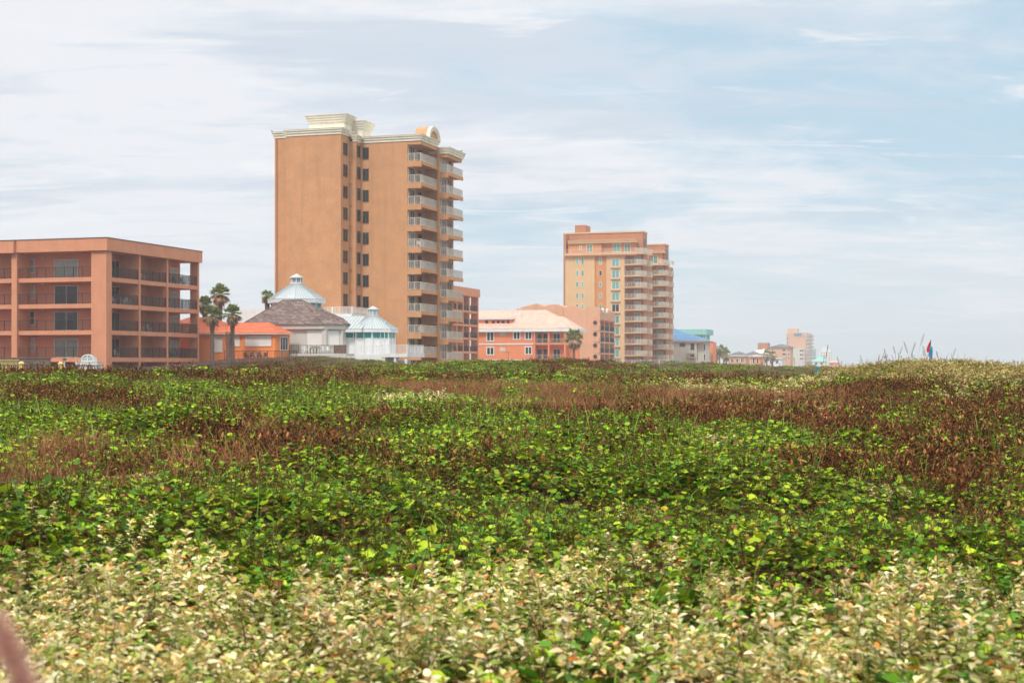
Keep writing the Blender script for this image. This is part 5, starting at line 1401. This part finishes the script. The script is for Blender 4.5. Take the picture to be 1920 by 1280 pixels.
for i in range(N_):
    a0, a1 = math.pi*i/N_, math.pi*(i+1)/N_
    mm.tube((ra*math.cos(a0), -.53, zz+.28+ra*.62*math.sin(a0)), (ra*math.cos(a1), -.53, zz+.28+ra*.62*math.sin(a1)), .05, n=5)
mm.build('glazing_bars', M['white'], go_)
# wooden fence climbing behind the dune
def wood_fence(pts_, label):
    px, py, d = pts_[0]; p0 = P(px, py, d)
    o = empty('wooden_fence', (p0.x, p0.y, 2.6), 0, label, 'fence')
    rnd = random.Random(5); bd = MB(); rl = MB()
    for (a, b) in zip(pts_[:-1], pts_[1:]):
        A0, B0 = P(*a)-Vector((p0.x, p0.y, 0)), P(*b)-Vector((p0.x, p0.y, 0))
        L = (B0-A0).length; n = int(L/.16); u = (B0-A0).normalized(); nn = Vector((-u.y, u.x, 0)).normalized()
        for i in range(n):
            c = A0.lerp(B0, i/n); e = A0.lerp(B0, (i+.86)/n); zt_ = c.z-2.6+rnd.uniform(-.03, .03); off = nn*rnd.uniform(-.008, .008)
            q = [c+off-nn*.012, e+off-nn*.012, e+off+nn*.012, c+off+nn*.012]
            bd.prism([(v.x, v.y) for v in q], 0, zt_)
        rl.prism([(v.x, v.y) for v in (A0-nn*.05, B0-nn*.05, B0-nn*.015, A0-nn*.015)], A0.z-2.6-.3, A0.z-2.6-.2)
        MB().prism([(A0.x-.06, A0.y-.10), (A0.x+.06, A0.y-.10), (A0.x+.06, A0.y+.02), (A0.x-.06, A0.y+.02)], 0, A0.z-2.6+.05).build('post', M['wood'], o)
    bd.build('boards', M['wood'], o); rl.build('cap_rail', M['wood'], o)
wood_fence([(235, 690, 126), (262, 688.5, 127), (290, 686.5, 128), (318, 684, 129), (345, 681.5, 130), (372, 678.5, 131), (400, 675, 132), (430, 673, 133), (460, 671.5, 134), (490, 670.5, 135), (520, 669.5, 136), (555, 668, 137), (600, 667, 138)],
           'long weathered brown board fence rising to the right below the orange house')
strip('slatted_fence', -40, 150, 95, 151, 2.6, CZ-(672-HY)/F*150, .08, 'wood', 'brown board fence at the foot of the salmon condominium, left edge', 'fence')

# ================================================================== distant buildings
def blk(b, name, x0, x1, y0, y1, zt, mat, z0=2.0): return b.part(name, MB().box(x0, x1, y0, y1, z0, zt), mat)
# blue-roofed house
D = Bld('blue_roofed_house', 1318, 430, 2.0, 'pale house with a big bright blue hipped roof right of the sand-coloured high-rise', 'house')
xd0 = D.lx(1195, 0); ze = D.z(639.5, -4, 0)
D.part('wall', MB().box(xd0, D.lx(1306, 0), 0, 12, 2.0, ze-.1).box(D.lx(1306, 1.5), .1, 1.5, 12, 2.0, ze-.11), 'greywall')
D.part('roof', MB().hip(xd0-2, D.lx(1325, 0), -.8, 13, ze, D.z(616, -12, 6), run=11), 'bluerf')
D.part('fascia', MB().box(xd0-2, D.lx(1324.5, 0), -.75, 12.9, ze-.35, ze-.01), 'terra')
for a, c, t, u in ((1273, 1286, 642, 651), (1294, 1303, 643, 657), (1307, 1309.5, 643, 656), (1319, 1323, 644, 657), (1294, 1303, 663, 675), (1307, 1309.5, 663, 676), (1319, 1323, 663, 676)):
    wpx(D, a, c, t, u, y=0 if a < 1305 else 1.5, frame='frame', glass='glass', bars=0, fw=.12)
D.part('balcony', MB().box(D.lx(1286, -1.6), D.lx(1303, -1.6), -1.6, 0, D.z(672, -4, 0), D.z(669, -4, 0)), 'terra')
rail(D, D.lx(1286, -1.5), -1.5, D.lx(1303, -1.5), -1.5, D.z(669, -4, 0), 1.1, 'dark', gap=.2, bar=.08)
# teal-topped block
D = Bld('teal_block', 1325, 520, 2.0, 'teal flat-topped building behind the blue-roofed house', 'building')
xt0 = D.lx(1262, 0)
blk(D, 'wall', xt0, -1.2, 0.6, 14, D.z(627, -4, 0), 'teal'); blk(D, 'top_storey', xt0-.5, .05, -.4, 15, D.z(617, -4, 0), 'teal', D.z(627.5, -4, 0))
for p in (1313, 1317.5, 1322.5): D.part('column', MB().box(D.lx(p, 0), D.lx(p+1.7, 0), 0, .4, 2.0, D.z(627.5, -4, 0)-.02), 'teal')
for p in (1300, 1308): wpx(D, p, p+4, 630, 638, y=.6, frame='frame', glass='glass', bars=0, fw=.1)
# pink block
D = Bld('pink_block', 1337, 445, 2.0, 'plain pink block between the blue-roofed house and the palms', 'building')
blk(D, 'wall', D.lx(1318, 0), 0, 0, D.ly(1343, 0), D.z(641, 0, 0), 'coral'); D.part('parapet', MB().box(D.lx(1333, -.1), .1, -.15, .2, D.z(641, 0, 0), D.z(639.6, 0, 0)), 'coral')
wpx(D, 1326, 1332.5, 664.5, 676, y=0, frame='frame', glass='glass', bars=0, fw=.12)
# low houses row
def lowhouse(name, px0, px1, d, py_e, py_r, mat, roof, label, wins, run=None, dep=10, gw='glass'):
    b = Bld(name, px1, d, 2.0, label, 'house')
    x0 = b.lx(px0, 0); ze = b.z(py_e, x0/2, 0)
    b.part('wall', MB().box(x0, 0, 0, dep, 2.0, ze), mat)
    b.part('roof', MB().hip(x0-.8, .8, -.8, dep+.8, ze+.02, b.z(py_r, x0/2, dep/2), run=run), roof)
    b.part('fascia', MB().box(x0-.75, .75, -.75, dep+.7, ze-.3, ze+.01), 'white')
    for a, c, t, u in wins: wpx(b, a, c, t, u, y=0, frame='white', glass=gw, bars=1 if c-a > 5 else 0, fw=.14)
    return b
lowhouse('beach_house', 1366, 1398, 500, 666, 659, 'peach', 'greyroof', 'low peach house with brown roof right of the distant palms', [(1370, 1376, 671, 680), (1380, 1385, 672, 680), (1389, 1395, 670, 680)], run=4)
lowhouse('beach_house', 1392, 1428, 540, 667, 658, 'greywall', 'greyroof', 'hazy low house with grey gabled roof left of the peach apartment block', [(1392, 1401, 671, 681), (1410, 1415, 672, 682), (1418, 1424, 672, 682)], run=5)
lowhouse('beach_house', 1408, 1426, 470, 667, 665, 'coral', 'pinkroof', 'small pink porch house in front of the grey-roofed one', [(1411, 1415.5, 671, 682), (1418, 1423, 671, 682)], run=2, dep=6)
b = lowhouse('beach_house', 1428, 1466, 600, 671, 669.5, 'white', 'aqua', 'long low white building with aqua roof trim', [(1432, 1438, 674, 682), (1443, 1449, 674, 682), (1454, 1460, 674, 682)], run=6)
# white tent roofs
D = Bld('white_canopy', 1446, 640, 2.0, 'white peaked canopy roof above the low hazy houses', 'canopy')
x0 = D.lx(1398, 0)
D.part('canopy_top', MB().hip(x0, 0, 0, 12, D.z(664, -6, 0), D.z(655, -6, 5), run=5).hip(D.lx(1420, -2), D.lx(1438, -2), -2, 8, D.z(663, -6, 0), D.z(653, -6, 0), run=4.9), 'shutter')
for i in range(5): D.part('post', MB().box(x0+.3+i*(-x0-.6)/4-.1, x0+.3+i*(-x0-.6)/4+.1, .2, .4, 2.0, D.z(664, -6, 0)), 'white')
# peach apartment block
D = Bld('apartment_block', 1482, 800, 2.0, 'hazy pink four-storey apartment block with dark roof, left of the farthest tall block', 'building')
x0 = D.lx(1421, 0)
blk(D, 'wall', x0+2, 0, 0, 14, D.z(651, -8, 0), 'peach'); D.part('roof', MB().hip(D.lx(1440, 0), 2, -1, 15, D.z(651, -8, 0)+.02, D.z(645, -8, 5), run=2), 'greyroof')
blk(D, 'stair_tower', x0, D.lx(1440, -.5), -.5, 8, D.z(642.5, -8, 0), 'terra')
for t in (654, 661.5, 669):
    for a, c in ((1447, 1451), (1466, 1474), (1477, 1481)): wpx(D, a, c, t, t+4.5, y=0, frame='frame', glass='glass', bars=0, fw=.15)
# far tower
D = Bld('far_tower', 1511.5, 1140, 2.0, 'hazy salmon tower block with a blue sign panel, farthest tall building on the shore', 'building')
x0 = D.lx(1478, 0); ye = D.ly(1523, 0); ztt = D.z(624, -6, 0)
blk(D, 'wall', x0, 0, 0, ye, ztt, 'peach'); blk(D, 'roof_house', D.lx(1477, 3), D.lx(1496, 3), 3, 12, D.z(615.5, -10, 3), 'sand', ztt)
blk(D, 'left_wing', D.lx(1474.5, 1.5), x0-.02, 1.5, 14, D.z(624, -10, 0), 'peach')
D.part('sign_panel', MB().box(D.lx(1488.5, -.4), D.lx(1503, -.4), -.5, -.02, D.z(629, -6, 0), D.z(624.2, -6, 0)), 'bluerf')
blk(D, 'front_annexe', D.lx(1483, -5), D.lx(1508, -5), -5, -.02, D.z(652, -6, -5), 'greywall')
for i in range(8):
    z = ztt-2.2-2.95*i
    if z < 4: break
    D.part('balcony_slab', MB().box(-.01, 1.6, .6, ye-.6, z-.35, z+.8), 'sand'); D.part('balcony_recess', MB().box(0, .12, .8, ye-.8, z+.81, z+2.3), 'glass')  # dark glass strip standing proud of the wall between the slabs
for t in (655, 662.5, 670):
    wpx(D, 1499, 1507, t, t+4.5, y=-5, frame='frame', glass='glass', bars=1, fw=.2)
wpx(D, 1505, 1509, 629, 632, y=0, frame='frame', glass='glass', bars=0, fw=.15)
for t in (632, 640, 648): wpx(D, 1475.2, 1477.5, t, t+5, y=1.5, frame='frame', glass='glass', bars=0, fw=.15)
# slim dark-balconied block right behind it, then white block, aqua roof
D = Bld('slim_block', 1528, 1350, 2.0, 'slim grey block with balconies just right of the farthest salmon tower', 'building')
blk(D, 'wall', D.lx(1522, 0), 0, 0, 12, D.z(654, -2, 0), 'teal')
for t in (658, 663, 668): D.part('balcony', MB().box(D.lx(1523, -1), .8, -1.2, 3, D.z(t+1.5, 0, 0), D.z(t, 0, 0)), 'greywall')
D = Bld('white_block', 1558, 1500, 2.0, 'very faint white block, farthest right of the buildings', 'building')
blk(D, 'wall', D.lx(1537, 0), 0, 0, 16, D.z(657.5, -4, 0), 'white'); blk(D, 'roof_house', D.lx(1541, 2), D.lx(1551, 2), 2, 10, D.z(651, -6, 0), 'white', D.z(657.5, -4, 0)); blk(D, 'roof_house', D.lx(1551.5, 1), D.lx(1557.5, 1), 1, 9, D.z(654.5, -3, 0), 'white', D.z(657.5, -4, 0))
for t in (660.5, 665, 669.5, 674):
    for i in range(4): wpx(D, 1539.5+i*4.6, 1542.5+i*4.6, t, t+2.5, y=0, frame='frame', glass='glass', bars=0, fw=.2)
b = lowhouse('beach_house', 1524, 1548, 900, 677, 668, 'white', 'aqua', 'faint low house with aqua hipped roof right of the salmon tower', [(1528, 1533, 679, 684), (1538, 1543, 679, 684)], run=5)
b = lowhouse('beach_house', 1554, 1572, 1000, 679, 675, 'coral', 'pinkroof', 'faint pink-roofed house, last building before the open sea', [(1558, 1562, 681, 685)], run=3)

# ================================================================== small things on the dunes
# red flag on a pole with a rolled blue banner
q = P(1741.5, 676, 62); gzf = float(base_h(np.array([q.x]), np.array([q.y]))[0])
o = empty('beach_flag', (q.x, q.y, gzf-.1), 0, 'red flag above a furled blue banner on a pole, on the right-hand dune', 'flag')
zt2 = CZ-(636.5-HY)/F*62-gzf+.1; zs2 = CZ-(649-HY)/F*62-gzf+.1; zf2 = CZ-(640-HY)/F*62-gzf+.1; zlow = CZ-(658-HY)/F*62-gzf+.1
MB().tube((0, 0, 0), (.09, 0, zt2), .018, .012, 8).build('pole', M['framedark'], o)
bb = MB(); n = 10; L_ = 12
for i in range(L_+1):
    f = i/L_; z = .2+(zs2-.2)*f; r = (.035+.02*math.sin(f*9)+.035*f)*(.6 if i in (0, L_) else 1)
    bb.v += [(.06+.05*f+r*(1+.2*math.sin(k*2.1+f*5))*math.cos(2*math.pi*k/n), r*.8*math.sin(2*math.pi*k/n), z) for k in range(n)]
for i in range(L_):
    for k in range(n): bb.f.append((i*n+k, i*n+(k+1) % n, (i+1)*n+(k+1) % n, (i+1)*n+k))
bb.f.append(tuple(range(L_*n, (L_+1)*n)))
bb.build('furled_banner', M['flagblue'], o, smooth=True)
fl = MB(); nx_, nz_ = 5, 8
for s_ in (0, .012):
    for j in range(nz_+1):
        for i in range(nx_+1):
            u, v = i/nx_, j/nz_; wdt = .17*math.sin(math.pi*min(1, v*.62+.02))*1.0
            fl.v.append((.085-u*wdt*1.0-.01*v, s_+.03*math.sin(u*4+v*3), zt2-.05-v*(zt2-zlow)))
w_ = nx_+1
for j in range(nz_):
    for i in range(nx_):
        a = j*w_+i; fl.f.append((a, a+1, a+w_+1, a+w_)); a += (nz_+1)*w_; fl.f.append((a+w_, a+w_+1, a+1, a))
fl.build('flag', M['flagred'], o, smooth=True)
q = P(1531, 694, 85); o = empty('marker_post', (q.x, q.y, q.z-.6), 0, 'small bright blue marker post at the right end of the middle dune', 'post')
MB().cone(0, 0, 0, .80, .07, .08, 8).build('post', M['flagblue'], o); MB().cone(0, 0, .80, .86, .10, .04, 8).build('cap', M['flagblue'], o)
# prickly pear near the left edge
q = P(14, 893, 11.8); zg_ = float(base_h(np.array([q.x]), np.array([q.y]))[0])
o = empty('prickly_pear', (q.x, q.y, zg_-.05), 0, 'small grey-green prickly pear pads among dry grass at the left edge', 'cactus')
M['cactus'] = mk('cactus_skin', (.10, .16, .07), .7, .15, 20)
for i, (dx, dz, r, a, b_) in enumerate(((0, .14, .065, .1, .3), (-.06, .23, .05, -.35, -.3), (.06, .24, .052, .4, .2))):
    m = MB(); n = 14; rings = 5
    for j in range(rings+1):
        t = -math.pi/2+math.pi*j/rings
        for k in range(n):
            u = 2*math.pi*k/n; x1, z1 = r*.78*math.cos(t)*math.cos(u), r*math.cos(t)*math.sin(u); y1 = .022*math.sin(t)
            m.v.append((dx+x1*math.cos(a)-z1*math.sin(a), y1+x1*b_*.5, dz+x1*math.sin(a)+z1*math.cos(a)))
    for j in range(rings):
        for k in range(n): m.f.append((j*n+k, j*n+(k+1) % n, (j+1)*n+(k+1) % n, (j+1)*n+k))
    m.build('pad', M['cactus'], o, smooth=True)
# sea oats standing against the sky
M['oat'] = mk('dry_seed_head', (.16, .09, .06), .85, .3, 30)
def make_oat(seed, h):
    rnd = random.Random(seed); t = empty('sea_oat', (0, 0, 0), 0, '', 'dune grass')
    st = MB(); ln = rnd.uniform(-.22, .22); pts_ = [Vector((ln*(f**2)*h, .02*f, h*f)) for f in (0, .3, .6, .85, 1.0)]
    for a, b in zip(pts_[:-1], pts_[1:]): st.tube(a, b, .004, .003, 4)
    for i in range(4):
        a = rnd.uniform(-.35, .35); st.tube((0, 0, 0), (a*.5, .03, h*.35), .004, .003, 3); st.tube((a*.5, .03, h*.35), (a, .05, h*.42), .003, .001, 3)
    st.build('stem', M['oat'], t)
    hd = MB()
    for i in range(16):
        f = i/16; p = pts_[2].lerp(pts_[4], .15+.85*f); w = .035*math.sin(math.pi*(f*.85+.12))+.01; sgn = 1 if i % 2 else -1
        e = p+Vector((sgn*w, rnd.uniform(-.02, .02), .05))
        hd.tube(p, e, .008, .005, 4)
    hd.build('seed_head', M['oat'], t)
    return t
oats = [make_oat(i, .9+.25*i) for i in range(3)]
rnd = random.Random(77); spots_ = []
for k in range(46):
    d = rnd.uniform(58, 76); px = rnd.choice([rnd.gauss(1650, 28), rnd.uniform(1480, 1600), rnd.uniform(1620, 1720), rnd.uniform(1700, 1800)]) if k < 40 else rnd.uniform(1380, 1480)
    if px > 1590: d = rnd.uniform(35.5, 40)
    else: d = rnd.uniform(62, 85)
    spots_.append((px, d))
ONE = 'zeroth first second third fourth fifth sixth seventh eighth ninth tenth eleventh twelfth thirteenth fourteenth fifteenth sixteenth seventeenth eighteenth nineteenth'.split()
TEN = {20: 'twent', 30: 'thirt', 40: 'fort'}
def ordinal(n): return ONE[n] if n < 20 else (TEN[n//10*10]+'ieth' if n % 10 == 0 else TEN[n//10*10]+'y-'+ONE[n % 10])
for k, (px, d) in enumerate(sorted(spots_)):
    x, y = P2(px, d); z = float(base_h(np.array([x]), np.array([y]))[0])
    o = oats[k % 3] if k < 3 else copy_tree(oats[k % 3])
    o.location = (x, y, z+.05); o.rotation_euler = (0, 0, rnd.uniform(0, 6.28)); s_ = rnd.uniform(.32, .66) if px > 1590 else rnd.uniform(.8, 1.35); o.scale = (s_, s_, s_)
    o['group'] = 'sea oats along the right-hand dune crest'; o['label'] = 'thin sea oat stalk on the right dune crest, %s from the left' % ordinal(k+1)
# blurred dry plume close to the lens, bottom left
pl = empty('dry_plume', (-.358, 1.05, 4.766), 0, 'out-of-focus reddish-brown dry plume leaning in at the bottom left corner', 'dry plant')
M['plume'] = mk_crown('plume_fibres', [(.62, .36, .29), (.70, .44, .36), (.54, .29, .23), (.74, .52, .42)], .2)
st = MB(); rnd = random.Random(3)
path = [Vector((.10, .0, -.12)), Vector((.055, 0, -.03)), Vector((.03, 0, .08)), Vector((-.005, 0, .18)), Vector((-.04, 0, .27))]
path = [Vector((.020-.009*i, .004*i, -.055+.0165*i)) for i in range(7)]
for a, b in zip(path[:-1], path[1:]): st.tube(a, b, .004, .003, 5)
st.tube(path[0], (.14, 0, -.9), .0025, .004, 5)
st.build('stem', M['plume'], pl)
fb = MB()
for i in range(2200):
    f = rnd.random(); k = f*5.99; j = int(k); p = path[j].lerp(path[j+1], k-j)
    u = Vector((rnd.gauss(0, 1), rnd.gauss(0, 1), rnd.gauss(.5, .6))).normalized(); L = rnd.uniform(.008, .026)*(1.15-.5*f)
    a = u.orthogonal().normalized()*.0008
    fb.poly([p-a, p+a, p+u*L])
fb.build('plume', M['plume'], pl)
# ------------------------------------------------------------------ sea haze
def mk_haze(d, col):
    m = bpy.data.materials.new('sea_haze'); m.use_nodes = True
    n = m.node_tree.nodes; n.clear()
    o = n.new('ShaderNodeOutputMaterial'); v = n.new('ShaderNodeVolumePrincipled')
    v.inputs['Color'].default_value = (*col, 1); v.inputs['Density'].default_value = d; v.inputs['Anisotropy'].default_value = 0.2
    m.node_tree.links.new(v.outputs[0], o.inputs['Volume'])
    return m
hz = MB().box(-1400, 1400, -30, 2300, -5, 46).build('haze', mk_haze(0.00043, (0.93, 0.96, 1.0)))
tag(hz, 'thin pale sea haze lying over the whole shore', 'haze', kind='stuff')
